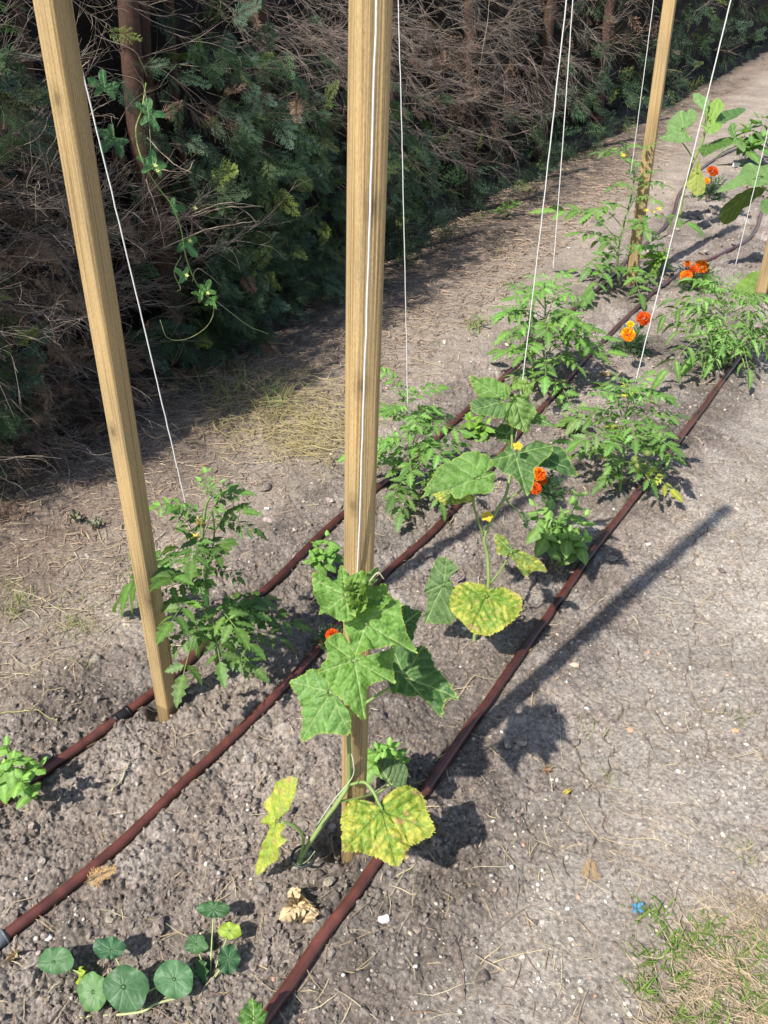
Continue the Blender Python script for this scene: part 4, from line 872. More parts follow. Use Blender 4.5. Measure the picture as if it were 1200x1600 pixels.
# ------------------------------------------------------------------ basil and pepper plants
def bushy(name, base, Yb, spots, label, cat, kind='basil', col=(0.16, 0.30, 0.06), L=.035, group=None, woody=False):
    """spots: shoot tips (px, py, Y, nodes)"""
    b = G(*base); r = thing(name, (b[0], b[1], 0), label, cat, group); ms = MB(); mf = MB()
    for (sx, sy, sY, nodes) in spots:
        tip = W(sx, sy, sY); base3 = np.array([b[0], b[1], 0.0]) + rng.normal(0, .004, 3) * [1, 1, 0]
        P = curve([base3, (base3 * .4 + tip * .6) + rng.normal(0, .006, 3), tip], 6); tube(ms, P, np.linspace(.0028, .0013, len(P)), (0.20, 0.28, 0.09), 6, False)
        T = []; X = []; Z = []; LL = []; cc = []
        a0 = rng.uniform(0, 3)
        for q in range(nodes):
            f = 1 - .17 * q * (.9 if nodes > 3 else 1.1); i = max(0, f) * (len(P) - 1); i0 = min(int(i), len(P) - 2); p = P[i0] + (P[i0 + 1] - P[i0]) * (i - i0)
            for s in range(2):
                a = a0 + q * 1.57 + s * math.pi + rng.normal(0, .2); e = 0.9 - .55 * min(q, 2) + rng.normal(0, .12)
                X.append([math.cos(a) * math.cos(e), math.sin(a) * math.cos(e), math.sin(e)]); T.append(p); Z.append([-math.cos(a) * .4, -math.sin(a) * .4, .9]); LL.append(L * (.5, .85, 1.1, 1.15, 1.1)[min(q, 4)] * rng.uniform(.85, 1.15)); cc.append(np.array(col) * (1.35, 1.15, 1, .9, .8)[min(q, 4)] * rng.uniform(.85, 1.15))
        put_leaflets(mf, kind, np.array(T), np.array(X), np.array(Z), np.array(LL), np.array(cc))
    ms.build('stem', M_stem, r); mf.build('foliage', M_leaf2, r); return r
BG = 'small basil plants in the bed'
bushy('basil_plant', (32, 1250), 1.1, [(20, 1185, 1.06, 4), (35, 1215, 1.0, 3), (62, 1195, 1.08, 3), (5, 1200, 1.06, 3), (48, 1240, 1.0, 2), (10, 1165, 1.1, 3)], 'bright basil plant at the left edge growing beside the hedge-side hose', 'plant', L=.042, group=BG)
bushy('basil_plant', (505, 895), 1.82, [(495, 850, 1.82, 4), (512, 838, 1.82, 4), (522, 860, 1.80, 3), (490, 870, 1.78, 3), (505, 865, 1.78, 3)], 'small basil plant just left of the middle stake', 'plant', L=.042, group=BG)
bushy('basil_plant', (598, 1215), 1.06, [(590, 1170, 1.06, 3), (608, 1165, 1.06, 4), (620, 1180, 1.06, 3), (585, 1190, 1.04, 3), (598, 1185, 1.04, 3), (630, 1190, 1.08, 2)], 'glossy basil plant behind the foot of the middle stake', 'plant', L=.036, group=BG)
bushy('basil_plant', (868, 888), 1.84, [(835, 790, 1.88, 5), (855, 785, 1.9, 5), (880, 800, 1.85, 5), (905, 775, 1.92, 4), (915, 805, 1.88, 5), (850, 825, 1.8, 4), (890, 830, 1.82, 4), (918, 840, 1.85, 4), (870, 815, 1.84, 5)], 'tallest basil plant, between the mottled cucumber and the outermost hose', 'plant', 'basil', (0.17, 0.29, 0.07), .050, BG)
bushy('basil_plant', (748, 690), 2.72, [(735, 655, 2.72, 3), (750, 645, 2.72, 3), (760, 662, 2.7, 3), (742, 668, 2.68, 3)], 'little yellow-green basil half hidden behind the upper cucumber leaves', 'plant', L=.06, col=(.15, .27, .04), group=BG)
bushy('basil_plant', (1025, 425), 4.85, [(1015, 385, 4.85, 3), (1028, 375, 4.9, 3), (1040, 390, 4.85, 3), (1018, 405, 4.8, 3), (1030, 400, 4.8, 3)], 'yellow-green basil plant just right of the far stake', 'plant', L=.085, col=(.20, .33, .05), group=BG)
bushy('pepper_plant', (1158, 262), 8.1, [(1165, 200, 8.2, 4), (1150, 215, 8.1, 3), (1185, 185, 8.2, 4), (1195, 215, 8.1, 3), (1175, 225, 8.0, 3), (1205, 175, 8.3, 4)], 'small leafy pepper plant at the top right edge beyond the aubergine', 'plant', 'pepper', (0.12, .22, .06), .20)
bushy('pepper_plant', (900, 690), 2.75, [(890, 655, 2.75, 3), (905, 640, 2.7, 3)], 'small pepper plant with grey green and yellow leaves beside the middle hose', 'plant', 'pepper', (0.16, .25, .07), .075)
bushy('weed_seedling', (795, 338), 6.2, [(790, 322, 6.2, 2), (805, 318, 6.2, 2), (780, 330, 6.1, 2)], 'low green weed on the bare ground below the hedge', 'weed', 'basil', (0.12, .22, .05), .09)
bushy('weed_seedling', (748, 522), 3.9, [(740, 505, 3.9, 2), (752, 498, 3.9, 2)], 'feathery little weed left of the full green tomato', 'weed', 'thin', (0.12, .2, .05), .07)
bushy('weed_seedling', (1100, 480), 4.0, [(930, 465, 4.15, 3), (905, 462, 4.15, 2)], 'broad leafed seedling in front of the far stake beside the hose', 'weed', 'pepper', (0.09, .17, .04), .12) if False else None

# ------------------------------------------------------------------ marigolds
def marigold(base, Yb, heads, label, spread, n=70, gcol=(0.030, 0.075, 0.025)):
    b = G(*base); r = thing('marigold', (b[0], b[1], 0), label, 'flower plant', 'orange marigolds between the vegetables'); ms = MB(); mf = MB()
    for i in range(n):
        a = rng.uniform(0, 6.28); el = rng.uniform(.15, 1.3); L = spread * rng.uniform(.6, 1.0)
        s = np.array([b[0], b[1], 0]) + rng.normal(0, .006, 3) * [1, 1, 0]; tip = s + L * np.array([math.cos(a) * math.cos(el), math.sin(a) * math.cos(el), math.sin(el)])
        compound(mf, ms, s + (tip - s) * .3, tip, np.array(gcol) * rng.uniform(.8, 1.7), 'thin', pairs=5, size=1.0, droop=.1, stemcol=(0.08, 0.12, .04))
    for (px, py, Y, rad, col) in heads:
        c = W(px, py, Y); tube(ms, curve([[b[0], b[1], 0], (c + [b[0], b[1], 0]) / 2 + [0, 0, .01], c - [0, 0, rad * .4]], 4), .002, (0.10, 0.15, 0.05), 5, False)
    ms.build('stem', M_stem, r); mf.build('foliage', M_leaf2, r)
    for (px, py, Y, rad, col) in heads:
        mb = MB(); petals(mb, W(px, py, Y), np.array([rng.normal(0, .15), -.6, .8]), rad, 64, col); mb.build('flower', M_petal, r)
OR = (0.85, 0.24, 0.008); RE = (0.55, 0.06, 0.008); OG = (0.70, 0.13, 0.008); YE = (0.7, 0.38, .01)
marigold((520, 1010), 1.5, [(519, 993, 1.48, .019, RE)], 'red marigold mostly hidden behind the climbing cucumber leaves', .065)
marigold((855, 772), 2.1, [(842, 741, 2.1, .024, OG), (836, 763, 2.08, .022, RE), (846, 750, 2.12, .02, OG)], 'marigold with red and orange heads under the big cucumber leaf', .09)
marigold((985, 552), 3.35, [(981, 523, 3.3, .036, OR), (1006, 498, 3.4, .036, RE), (985, 507, 3.4, .018, YE)], 'marigold with one large orange pompom and a red head beside the middle hose', .13)
marigold((1085, 455), 4.4, [(1096, 417, 4.5, .045, OG), (1072, 431, 4.4, .036, OG), (1083, 422, 4.45, .028, RE), (1074, 412, 4.5, .022, OG)], 'cluster of orange red marigold heads behind the pale curled tomato', .16)
marigold((1108, 312), 6.5, [(1113, 268, 6.6, .05, RE), (1103, 283, 6.55, .032, OR)], 'furthest marigold, one small red head below the aubergine', .2)

# ------------------------------------------------------------------ aubergines
AUB = (0.14, 0.25, 0.08)
def aubergines():
    s6 = lambda L: sc(L, 1000, 100, 6.0)
    b = G(1063, 332); r = thing('aubergine_plant', (b[0], b[1], 0), 'aubergine plant with large pale lobed leaves right of the far stake', 'plant', 'aubergine plants'); Y = 5.9
    stempx(r, [(1062, 338, Y), (1068, 300, Y), (1080, 260, Y), (1098, 220, Y), (1103, 190, Y), (1105, 170, Y)], (.011, .006), (0.22, 0.30, 0.08))
    kw = dict(serr=0, vcol=(0.28, 0.40, .16), crinkle=1.0, N=80, K=14)
    stempx(r, [(1085, 250, Y), (1070, 228, Y - .05), (1055, 210, Y - .1)], .005, name='petiole')
    leafpx(r, s6([(180, 700), (250, 650), (260, 540), (380, 440), (430, 450), (470, 410), (520, 450), (530, 520), (460, 590), (400, 600), (440, 640), (500, 720), (420, 740), (300, 735)]), (1068, 203), Y - .1, (-.2, -.6, .75), col=AUB, seed=51, **kw)
    leafpx(r, s6([(500, 280), (550, 270), (600, 310), (650, 350), (620, 440), (600, 500), (560, 400), (500, 340)]), (1100, 175), Y, (-.2, -.6, .7), col=(0.15, .27, .09), seed=52, **kw)
    leafpx(r, s6([(640, 400), (680, 350), (735, 318), (780, 380), (780, 420), (730, 490), (700, 560), (640, 590), (625, 480)]), (1108, 192), Y, (.1, -.7, .6), col=(0.22, 0.36, .07), seed=53, **kw)
    leafpx(r, s6([(560, 540), (620, 590), (700, 560), (780, 560), (740, 620), (660, 665), (610, 620)]), (1106, 200), Y - .06, (0, -.6, .75), col=(0.20, 0.34, .07), seed=54, **kw)
    leafpx(r, s6([(700, 540), (760, 460), (850, 430), (930, 410), (1000, 420), (900, 500), (800, 550), (720, 570)]), (1124, 190), Y + .05, (.2, -.3, .9), col=(0.09, .19, .05), seed=55, **kw)
    leafpx(r, s6([(545, 800), (640, 740), (760, 700), (850, 690), (870, 740), (760, 790), (640, 850), (590, 885)]), (1105, 228), Y - .1, (.1, -.35, .9), col=(0.08, .16, .03), seed=56, **kw)
    leafpx(r, s6([(820, 620), (860, 550), (900, 580), (900, 700), (985, 740), (970, 830), (900, 760), (860, 690)]), (1146, 212), Y, (.2, -.7, .6), col=(0.13, .24, .07), seed=57, **kw)
    leafpx(r, s6([(490, 1000), (540, 920), (560, 880), (570, 990), (610, 1090), (605, 1200), (530, 1240), (480, 1200), (430, 1130), (450, 1080)]), (1090, 268), Y - .15, (-.2, -.8, .4), col=(0.27, 0.31, .06), seed=58, **kw)
    # second plant, cut by the right edge
    b = G(1215, 395); r = thing('aubergine_plant', (b[0], b[1], 0), 'aubergine at the right edge with two huge leaves, one drooping dark', 'plant', 'aubergine plants'); Y = 4.75
    stempx(r, [(1218, 400, Y + .2), (1216, 340, Y + .2), (1212, 300, Y + .15), (1214, 250, Y + .1)], (.010, .006), (0.20, 0.22, 0.09))
    stempx(r, [(1213, 305, Y + .15), (1195, 295, Y + .1), (1185, 280, Y)], .005, name='petiole')
    leafpx(r, s6([(740, 1175), (800, 1110), (920, 1040), (980, 940), (1030, 920), (1080, 950), (1200, 930), (1330, 900), (1380, 1010), (1300, 1120), (1200, 1130), (1100, 1150), (980, 1140), (860, 1170)]), (1186, 278), Y, (0, -.5, .8), col=AUB, seed=61, droop=.1, **kw)
    leafpx(r, s6([(1195, 1165), (1140, 1150), (1060, 1155), (900, 1220), (790, 1330), (735, 1430), (760, 1480), (820, 1505), (900, 1460), (960, 1370), (1040, 1300), (1120, 1230)]), (1178, 298), Y + .1, (.35, -.7, -.25), col=(0.09, 0.14, .02), seed=62, **kw)
    leafpx(r, s6([(1330, 1250), (1200, 1260), (1120, 1300), (1170, 1400), (1300, 1420)]), (1215, 320), Y, (.3, -.5, .7), col=AUB, seed=63, **kw)
    stempx(r, [(1214, 330, Y + .2), (1200, 410, Y - .1), (1185, 440, Y - .3)], .005, name='petiole')
    leafpx(r, [(1195, 425), (1175, 425), (1150, 445), (1140, 470), (1165, 470), (1190, 455), (1215, 440)], (1188, 440), Y - .3, (0, -.6, .7), col=(0.16, .27, .05), seed=64, **kw)
aubergines()

# ------------------------------------------------------------------ nasturtiums: round leaves on thin stalks
def disc(parent, cx, cy, rx, ry, z, root, col=(0.05, 0.13, 0.05), seed=0, tiltn=None, off=(0, 0), name='leaf'):
    c = G(cx + off[0], cy + off[1], z); a = np.linspace(0, 2 * math.pi, 21)[:-1]
    n = unit(tiltn) if tiltn is not None else unit((0, -.25, 1))
    pts = [(cx + rx * math.cos(t) * (1 + .05 * math.sin(3 * t + seed) + .03 * math.sin(7 * t + 2 * seed)), cy + ry * math.sin(t) * (1 + .05 * math.cos(2 * t + seed) + .03 * math.sin(5 * t + seed))) for t in a]
    B3 = np.array([onplane(x, y, c, n) for x, y in pts]) - c; F3 = plframe(n, np.array([1., 0, 0])); B = np.stack([B3 @ F3[:, 0], B3 @ F3[:, 1]], 1)
    if np.sum(B[:, 0] * np.roll(B[:, 1], -1) - B[:, 1] * np.roll(B[:, 0], -1)) < 0: B = B[::-1]
    vs = [(math.cos(t), math.sin(t)) for t in np.linspace(0, 2 * math.pi, 10)[:-1] + seed]
    mb = MB(); leafmesh(mb, B, F3, c, col=col, serr=0.004, crinkle=.6, cup=-.10 + .05 * (seed % 4), veins=vs, vcol=(0.17, 0.29, .14), seed=seed, N=90, K=16, vw=.35, vd=.5, secw=0.0); mb.build(name, M_round, parent)
    q = MB(); rt = np.array([root[0], root[1], 0.0]); tube(q, curve([rt, (rt + c) / 2 + [0, 0, .01 - .006], c - n * .001], 6), np.linspace(.0016, .0012, 13), (0.30, 0.38, .14), 6, False); q.build('petiole', M_stem, parent)
NG = 'nasturtiums in the near left corner'
rt = G(215, 1560); r = thing('nasturtium', (rt[0], rt[1], 0), 'nasturtium with five larger round leaves, lower left corner', 'plant', NG)
for q in ((87, 1501, 28, 22, .05, 1, (-4, 2)), (170, 1481, 26, 17, .06, 2, (4, 4)), (145, 1550, 24, 30, .05, 3, (0, 0)), (197, 1545, 36, 36, .07, 4, (-5, -3)), (272, 1530, 31, 31, .06, 5, (0, 0))):
    disc(r, q[0], q[1], q[2], q[3], q[4], rt, seed=q[5], off=q[6], col=((0.085, 0.185, 0.075), (0.055, .14, .065), (0.13, .25, .09), (0.075, .165, .07), (0.09, .20, .085))[q[5] - 1], tiltn=((-.25, -.35, .9), (.1, -.1, 1), (-.1, -.5, .85), (.12, -.4, .9), (.05, -.3, .95))[q[5] - 1])
disc(r, 126, 1527, 5, 18, .03, rt, seed=6, col=(0.32, .42, .04), tiltn=(-.8, -.4, .4))
mb = MB(); tube(mb, curve([G(120, 1590, .01), G(215, 1582, .02), G(245, 1568, .02), G(300, 1552, .012), G(335, 1530, .01)], 6), .0024, (0.38, .42, .2), 6); mb.build('runner', M_stem, r)
rt = G(328, 1540); r = thing('nasturtium', (rt[0], rt[1], 0), 'nasturtium with smaller leaves, one yellow, nearer the cucumber base', 'plant', NG)
for q in ((334, 1421, 26, 13, .07, 11, (0.05, .125, .045), None), (359, 1454, 18, 14, .05, 12, (0.30, .40, .05), None), (306, 1475, 17, 16, .04, 13, (0.06, .14, .05), (-.4, -.3, .8)), (357, 1499, 17, 24, .05, 14, (0.045, .12, .05), (.4, -.4, .8)), (314, 1520, 11, 21, .025, 15, (0.05, .12, .04), (-.5, -.5, .6))):
    disc(r, q[0], q[1], q[2], q[3], q[4], rt, seed=q[5], col=q[6], tiltn=q[7])
b = G(396, 1600); r = thing('courgette_seedling', (b[0], b[1], 0), 'single upright green leaf at the bottom edge left of the outermost hose', 'seedling')
leafpx(r, [(374, 1590), (382, 1572), (395, 1558), (405, 1568), (416, 1583), (412, 1602), (398, 1625), (384, 1622)], (396, 1592), .575, (-.1, -.6, .7), col=(0.07, .17, .03), seed=71, serr=.01, K=12, N=60)
stempx(r, [(398, 1625, .57), (397, 1600, .575)], .002)

# ------------------------------------------------------------------ loose things on the ground
def stone(px, py, size, col, label, name='stone', seed=0, flat=.55):
    v, f = blob_template(seed, 2); p = G(px, py); z = gz1(p[0], p[1]); mb = MB(); mb.add(v * [size, size * .8, size * flat] + [p[0], p[1], z + size * flat * .5], f, col)
    o = mb.build(name, M_stone, smooth=False); tag(o, label, 'stone'); return o
stone(601, 1441, .0115, (0.78, 0.78, 0.76), 'bright white stone beside the outermost hose near the bottom', seed=3)
stone(153, 1535 - 268, .0001, (0, 0, 0), 'x', seed=1) if False else None
stone(77, 1468, .009, (0.62, .60, .56), 'white stone between the middle hose and the round nasturtium leaves', seed=4)
stone(417, 797, .012, (0.55, 0.50, 0.43), 'pale stone behind the near tomato', seed=5)
stone(1149, 1140 + 0, .010, (0.55, 0.30, 0.17), 'orange brick chip on the path by the right edge', 'brick_chip', seed=6, flat=.4)
stone(897, 1050 - 2, .012, (0.52, .38, .27), 'salmon stone on the path edge right of the outermost hose', seed=7, flat=.4)
stone(985, 1140, .011, (0.50, .30, .19), 'flat reddish chip on the open path', 'brick_chip', seed=8, flat=.3)
stone(1012, 855, .010, (0.60, .55, .48), 'buff stone on the upper path', seed=9, flat=.5) 
stone(946, 594, .026, (0.62, .42, .22), 'tan stone beside the low flowering tomato', seed=10, flat=.6)
stone(1150, 262, .045, (0.75, .75, .72), 'white stone in front of the pepper plant at the top right', seed=11, flat=.7)
stone(727, 984, .012, (0.6, .56, .5), 'pale stone below the round mottled cucumber leaf', seed=12, flat=.5)
stone(637, 1345, .011, (0.48, .32, .2), 'light brown chip beside the lowest yellow cucumber leaf', 'brick_chip', seed=13, flat=.4)
# torn scrap of blue plastic
p = G(995, 1422); z = gz1(p[0], p[1]); mb = MB(); F3 = plframe(np.array([.2, -.3, .9]), np.array([1., 0, 0]))
leafmesh(mb, [(-.012, -.004), (-.004, -.010), (.008, -.007), (.012, .003), (.006, .011), (-.004, .008), (-.011, .006)], F3, np.array([p[0], p[1], z + .008]), col=(0.10, .26, .42), crinkle=1.0, serr=.05, vcol=(.15, .35, .5), seed=80, K=8, N=40, cup=.2)
tag(mb.build('plastic_scrap', M_petal), 'crumpled scrap of blue plastic at the edge of the turf', 'litter scrap')
# dead conifer sprigs and dry leaves
def sprig_tpl(seed, n=13, sub=3, droop=.15, fine=1.0):
    r = np.random.default_rng(seed); V = []; F = []
    def strip(a, b, w):
        d = b - a; nrm = np.array([-d[1], d[0], 0]); nrm = nrm / (np.linalg.norm(nrm) + 1e-9) * w; m = a * .45 + b * .55; k = len(V)
        V.extend([a, m + nrm, b, m - nrm]); F.append([k, k + 3, k + 2, k + 1])
    def axis(t): return np.array([t, .04 * math.sin(t * 3 + seed), -droop * t * t])
    for i in range(n): strip(axis(i / n), axis((i + 1.15) / n), .010 * fine)
    for i in range(1, n):
        t = i / n; L = (.46 * (1 - t) ** .8 + .06) * r.uniform(.7, 1.1)
        for s in ((-1, 1) if i % 2 else (1, -1))[:2]:
            a = R(r.uniform(38, 55)); o = axis(t + (.02 if s > 0 else -.01)); d = np.array([math.cos(a), s * math.sin(a), -droop * r.uniform(.3, 1.6)])
            e = o + d * L; strip(o, e, .013 * fine)
            for q in range(1, sub + 1):
                u = q / (sub + 1); oo = o + (e - o) * u; l2 = L * .42 * (1 - .5 * u)
                for s2 in (-1, 1):
                    a2 = a * s + s2 * R(38); d2 = np.array([math.cos(a2), math.sin(a2), -droop * .5 + r.normal(0, .15)]); strip(oo, oo + d2 * l2, .0135 * fine)
            strip(e - d * L * .2, e + d * L * .12, .012 * fine)
    return np.array(V), np.array(F)
SPR = [sprig_tpl(i, droop=(.1, .35, .6, .2)[i]) for i in range(4)]
SPN = [sprig_tpl(i + 9, 12, 3, (.15, .35, .6, .25)[i], .85) for i in range(4)]
SPF = [sprig_tpl(i + 20, 8, 1, (.15, .35, .6, .25)[i], 1.0) for i in range(4)]
def dead_sprig(px, py, L, az, label, col=(0.42, 0.27, .12)):
    p = G(px, py); z = gz1(p[0], p[1]); V, F = SPR[0]; c, s = math.cos(az), math.sin(az)
    mb = MB(); mb.add(V * [1, 1, .5] * L @ np.array([[c, s, 0], [-s, c, 0], [0, 0, 1]]) + [p[0], p[1], z + .012], F, col); o = mb.build('dead_sprig', M_litter); tag(o, label, 'dead sprig', 'shed conifer sprigs'); return o
dead_sprig(135, 1392, .065, .5, 'shed brown conifer sprig on the soil near the middle hose')
dead_sprig(922, 1385, .055, 1.3, 'orange brown conifer sprig lying on the path', (0.36, .24, .12))
dead_sprig(1050, 1120, .03, .2, 'tiny conifer sprig on the open path beside the right', (0.3, .2, .1)) if False else None
def dry_leaf(px, py, L, az, label, col, name='dry_leaf'):
    p = G(px, py); z = gz1(p[0], p[1]); mb = MB(); B = np.array([(-.5, 0), (-.25, -.3), (.1, -.32), (.4, -.15), (.55, .02), (.35, .2), (0, .3), (-.3, .22)]) * L
    leafmesh(mb, B, plframe(np.array([.2, -.3, .9]), np.array([math.cos(az), math.sin(az), 0])), np.array([p[0], p[1], z + .012]), col=col, crinkle=3, serr=.03, seed=int(px), K=8, N=50, cup=.25, vcol=tuple(c * 1.15 for c in col), vd=1.5)
    tag(mb.build(name, M_litter), label, 'dry leaf')
dry_leaf(22, 1498, .026, .6, 'tan dry leaf at the bottom left beside the hose end', (0.5, .40, .24))
dry_leaf(885, 1242, .011, 2.7, 'small yellow fallen leaf on the path edge', (0.55, .45, .1))
dry_leaf(855, 1208, .022, .3, 'brown papery leaf fragment at the edge of the shaded path', (0.38, .25, .14))
dry_leaf(150, 825, .05, .3, 'grey green curled dry leaf in the litter left of the left stake', (0.22, .22, .14))
dry_leaf(120, 815, .05, 2.0, 'greyish fallen leaf at the hedge foot near the left edge', (0.2, .2, .12))
dry_leaf(710, 1206, .0001, 0, 'x', (0, 0, 0)) if False else None
def dead_twig(pts, r0, label, col=(0.30, 0.22, .15)):
    P = np.array([G(a, b) for a, b in pts]); P = curve(P, 6); P[:, 2] = gz(P[:, 0], P[:, 1]) + r0 + .003; mb = MB(); tube(mb, P, np.linspace(r0, r0 * .5, len(P)), col, 6)
    tag(mb.build('fallen_twig', M_twig), label, 'twig')
dead_twig([(902, 1260), (925, 1300), (960, 1318), (1005, 1325)], .0013, 'thin arched twig lying on the path above the orange sprig', (0.4, .32, .2))
dead_twig([(955, 1330), (1000, 1345), (1060, 1378), (1120, 1425), (1150, 1450)], .0013, 'long dark stalk running across the path into the turf')
dead_twig([(770, 1505), (810, 1492), (855, 1484)], .0011, 'forked pale straw on the bare lower path', (0.5, .42, .25))
dead_twig([(865, 1090), (872, 1130), (878, 1195)], .001, 'upright pale straw in the shaded soil beside the outer hose', (0.5, .42, .28))
dead_twig([(20, 925), (60, 935), (110, 963), (150, 945)], .0016, 'curved bare stalk on the strip left of the left stake', (0.45, .38, .28))
dead_twig([(0, 1122), (50, 1118), (95, 1135)], .0012, 'yellow root-like stalk near the basil at the left edge', (0.45, .42, .15))
dead_twig([(175, 1240), (195, 1215), (210, 1190)], .003, 'short grey stalk stub between the hedge-side and middle hoses', (0.35, .32, .2))
dead_twig([(0, 1262), (40, 1240), (65, 1228)], .006, 'thick grey stick under the basil at the left edge', (0.30, .22, .16))
dead_twig([(455, 715), (500, 705), (540, 690), (600, 690)], .002, 'brown stalk lying below the yellowed grass clump')
dead_twig([(1140, 850), (1165, 880), (1190, 885)], .0012, 'thin twig on the upper path at the right edge') if False else None

# ------------------------------------------------------------------ conifer hedge with dead brown patches
def build_hedge():
    f0 = HB
    root = thing('conifer_hedge', (HB[0] - .5 * hn[0], HB[1] - .5 * hn[1], 0), 'long conifer hedge with bare dead twigs and green patches behind the bed', 'hedge')
    h3 = np.array([hd[0], hd[1], 0]); n3 = np.array([hn[0], hn[1], 0]); z3 = np.array([0, 0, 1.])
    B3 = np.array([HB[0], HB[1], 0])
    def place(s, d, z): return B3 + h3 * s[:, None] + n3 * d[:, None] + z3 * z[:, None]
    # layout anchors in photo pixels on the hedge face: (x, y, rx, ry, weight)
    green = [(450, 250, 90, 170, 1.5), (400, 430, 100, 110, 1.5), (300, 520, 80, 45, .8), (30, 120, 55, 120, .7), (10, 560, 45, 90, 1), (10, 700, 40, 70, 1), (640, 310, 50, 150, 1.6), (630, 440, 60, 80, 1.5), (480, 470, 70, 60, .9),
             (335, 80, 70, 40, .7), (255, 95, 30, 25, .9), (930, 190, 90, 100, 1), (760, 330, 120, 80, .9), (1050, 130, 120, 60, 1), (1150, 30, 130, 60, 1.2), (1000, 230, 60, 60, .8), (700, 390, 90, 50, 1), (850, 250, 80, 60, .8), (900, 30, 40, 40, .3), (-120, 400, 80, 400, .6), (1350, 20, 150, 80, 1.2)]
    green += [(540, 480, 60, 50, .7), (350, 560, 60, 40, .5), (240, 620, 40, 40, .3), (820, 300, 60, 50, .7), (600, 220, 60, 120, .7), (700, 300, 80, 60, .6), (960, 110, 60, 60, .6)]
    twig = [(90, 330, 130, 140, 1.2), (330, 390, 100, 90, .9), (760, 130, 150, 150, 1.3), (480, 50, 130, 90, .8), (200, 560, 150, 90, .8), (870, 70, 70, 90, 1), (600, 120, 60, 110, .7), (340, 200, 60, 70, .5), (950, 30, 60, 50, .6), (100, 200, 60, 60, .5), (-60, 400, 100, 300, .7), (250, 460, 90, 70, .9)]
    brown = [(740, 200, 75, 60, 1.2), (90, 600, 130, 140, 1), (480, 130, 80, 90, .6), (1000, 40, 90, 60, .9), (220, 660, 120, 60, .7), (820, 60, 60, 60, .5), (60, 430, 100, 80, .6), (700, 60, 90, 60, .5), (650, 180, 60, 50, .5), (430, 500, 60, 40, .4), (60, 740, 120, 60, .8), (250, 640, 120, 50, .6), (420, 540, 100, 30, .6), (620, 430, 80, 30, .5), (150, 480, 120, 100, .5), (900, 290, 120, 40, .4)]
    void = [(480, 260, 22, 60, .7), (560, 180, 30, 60, .6), (590, 380, 30, 60, .6), (20, 660, 40, 25, .6), (330, 250, 40, 40, .6), (150, 420, 60, 30, .6), (350, 480, 40, 25, .6), (230, 60, 100, 90, 1.5), (190, 210, 60, 60, 1.2), (130, 470, 30, 50, .4), (330, 60, 60, 60, .5), (560, 60, 20, 60, .2), (470, 350, 20, 60, .3)]
    def wt(A, px, py):
        r = np.zeros_like(px)
        for x, y, rx, ry, k in A: r = r + k * np.exp(-((px - x) / rx) ** 2 - ((py - y) / ry) ** 2)
        return r
    def sample(n, smax=42):
        """points on the hedge face, evenly dense to the eye, with their look-map pixel"""
        px = rng.uniform(-420, 1420, n); py = rng.uniform(-420, 900, n)
        u = (px - 600) / FPX; v = -(py - 800) / FPX; d = np.stack([u, CP + v * SP, -SP + v * CP], 1)
        den = d @ n3; t = ((B3 - C0) @ n3) / den; P = C0 + d * t[:, None]; s = (P - B3) @ h3; z = P[:, 2]
        ok = (t > 0) & (z > .0) & (z < 2.3) & (rng.uniform(size=n) < np.where(z > 1.62, .3, 1.0)) & (s > -2.6) & (s < smax); return px[ok], py[ok], s[ok], z[ok], t[ok]
    # --- inner thicket: a lumpy closed mass
    S = np.concatenate([np.linspace(-4, 12, 240), np.linspace(12.3, 48, 120)]); Zc = np.linspace(-.1, 2.35, 40)
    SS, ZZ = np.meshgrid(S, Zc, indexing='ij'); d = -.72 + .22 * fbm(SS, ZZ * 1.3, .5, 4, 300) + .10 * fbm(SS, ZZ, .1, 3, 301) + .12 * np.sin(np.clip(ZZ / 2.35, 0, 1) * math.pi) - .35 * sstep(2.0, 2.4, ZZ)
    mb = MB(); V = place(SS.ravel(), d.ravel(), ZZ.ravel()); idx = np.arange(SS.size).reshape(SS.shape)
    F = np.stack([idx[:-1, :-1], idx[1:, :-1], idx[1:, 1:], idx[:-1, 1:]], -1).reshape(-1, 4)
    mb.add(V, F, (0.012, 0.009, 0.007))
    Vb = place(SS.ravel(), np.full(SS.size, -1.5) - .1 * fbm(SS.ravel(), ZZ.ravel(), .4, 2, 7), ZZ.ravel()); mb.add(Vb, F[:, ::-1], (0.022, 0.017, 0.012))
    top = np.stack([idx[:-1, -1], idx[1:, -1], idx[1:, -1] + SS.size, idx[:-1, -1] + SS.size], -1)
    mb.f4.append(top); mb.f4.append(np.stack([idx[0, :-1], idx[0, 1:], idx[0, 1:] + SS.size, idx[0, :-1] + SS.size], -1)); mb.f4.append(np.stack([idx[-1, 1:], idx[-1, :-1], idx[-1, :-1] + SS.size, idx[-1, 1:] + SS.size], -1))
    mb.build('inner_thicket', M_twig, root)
    # --- trunks
    for (s, dd, r_, lean) in [(-.15, -.42, .05, .03), (.55, -.5, .03, -.02), (1.1, -.52, .035, .05), (1.9, -.45, .045, .0), (3.2, -.45, .05, .04), (4.6, -.45, .05, -.04), (-.9, -.45, .05, .02), (6.4, -.45, .06, .02), (8.5, -.45, .06, -.02)]:
        z = np.linspace(-.05, 2.3, 14); ss = s + lean * z + .02 * np.sin(z * 4 + s); P = place(ss, dd + .02 * np.cos(z * 3), z)
        mb = MB(); tube(mb, P, np.linspace(r_ * 1.2, r_ * .7, 14) * (1 + .05 * np.sin(z * 9)), (0.07, 0.04, 0.028), 12); mb.build('trunk', M_twig, root)
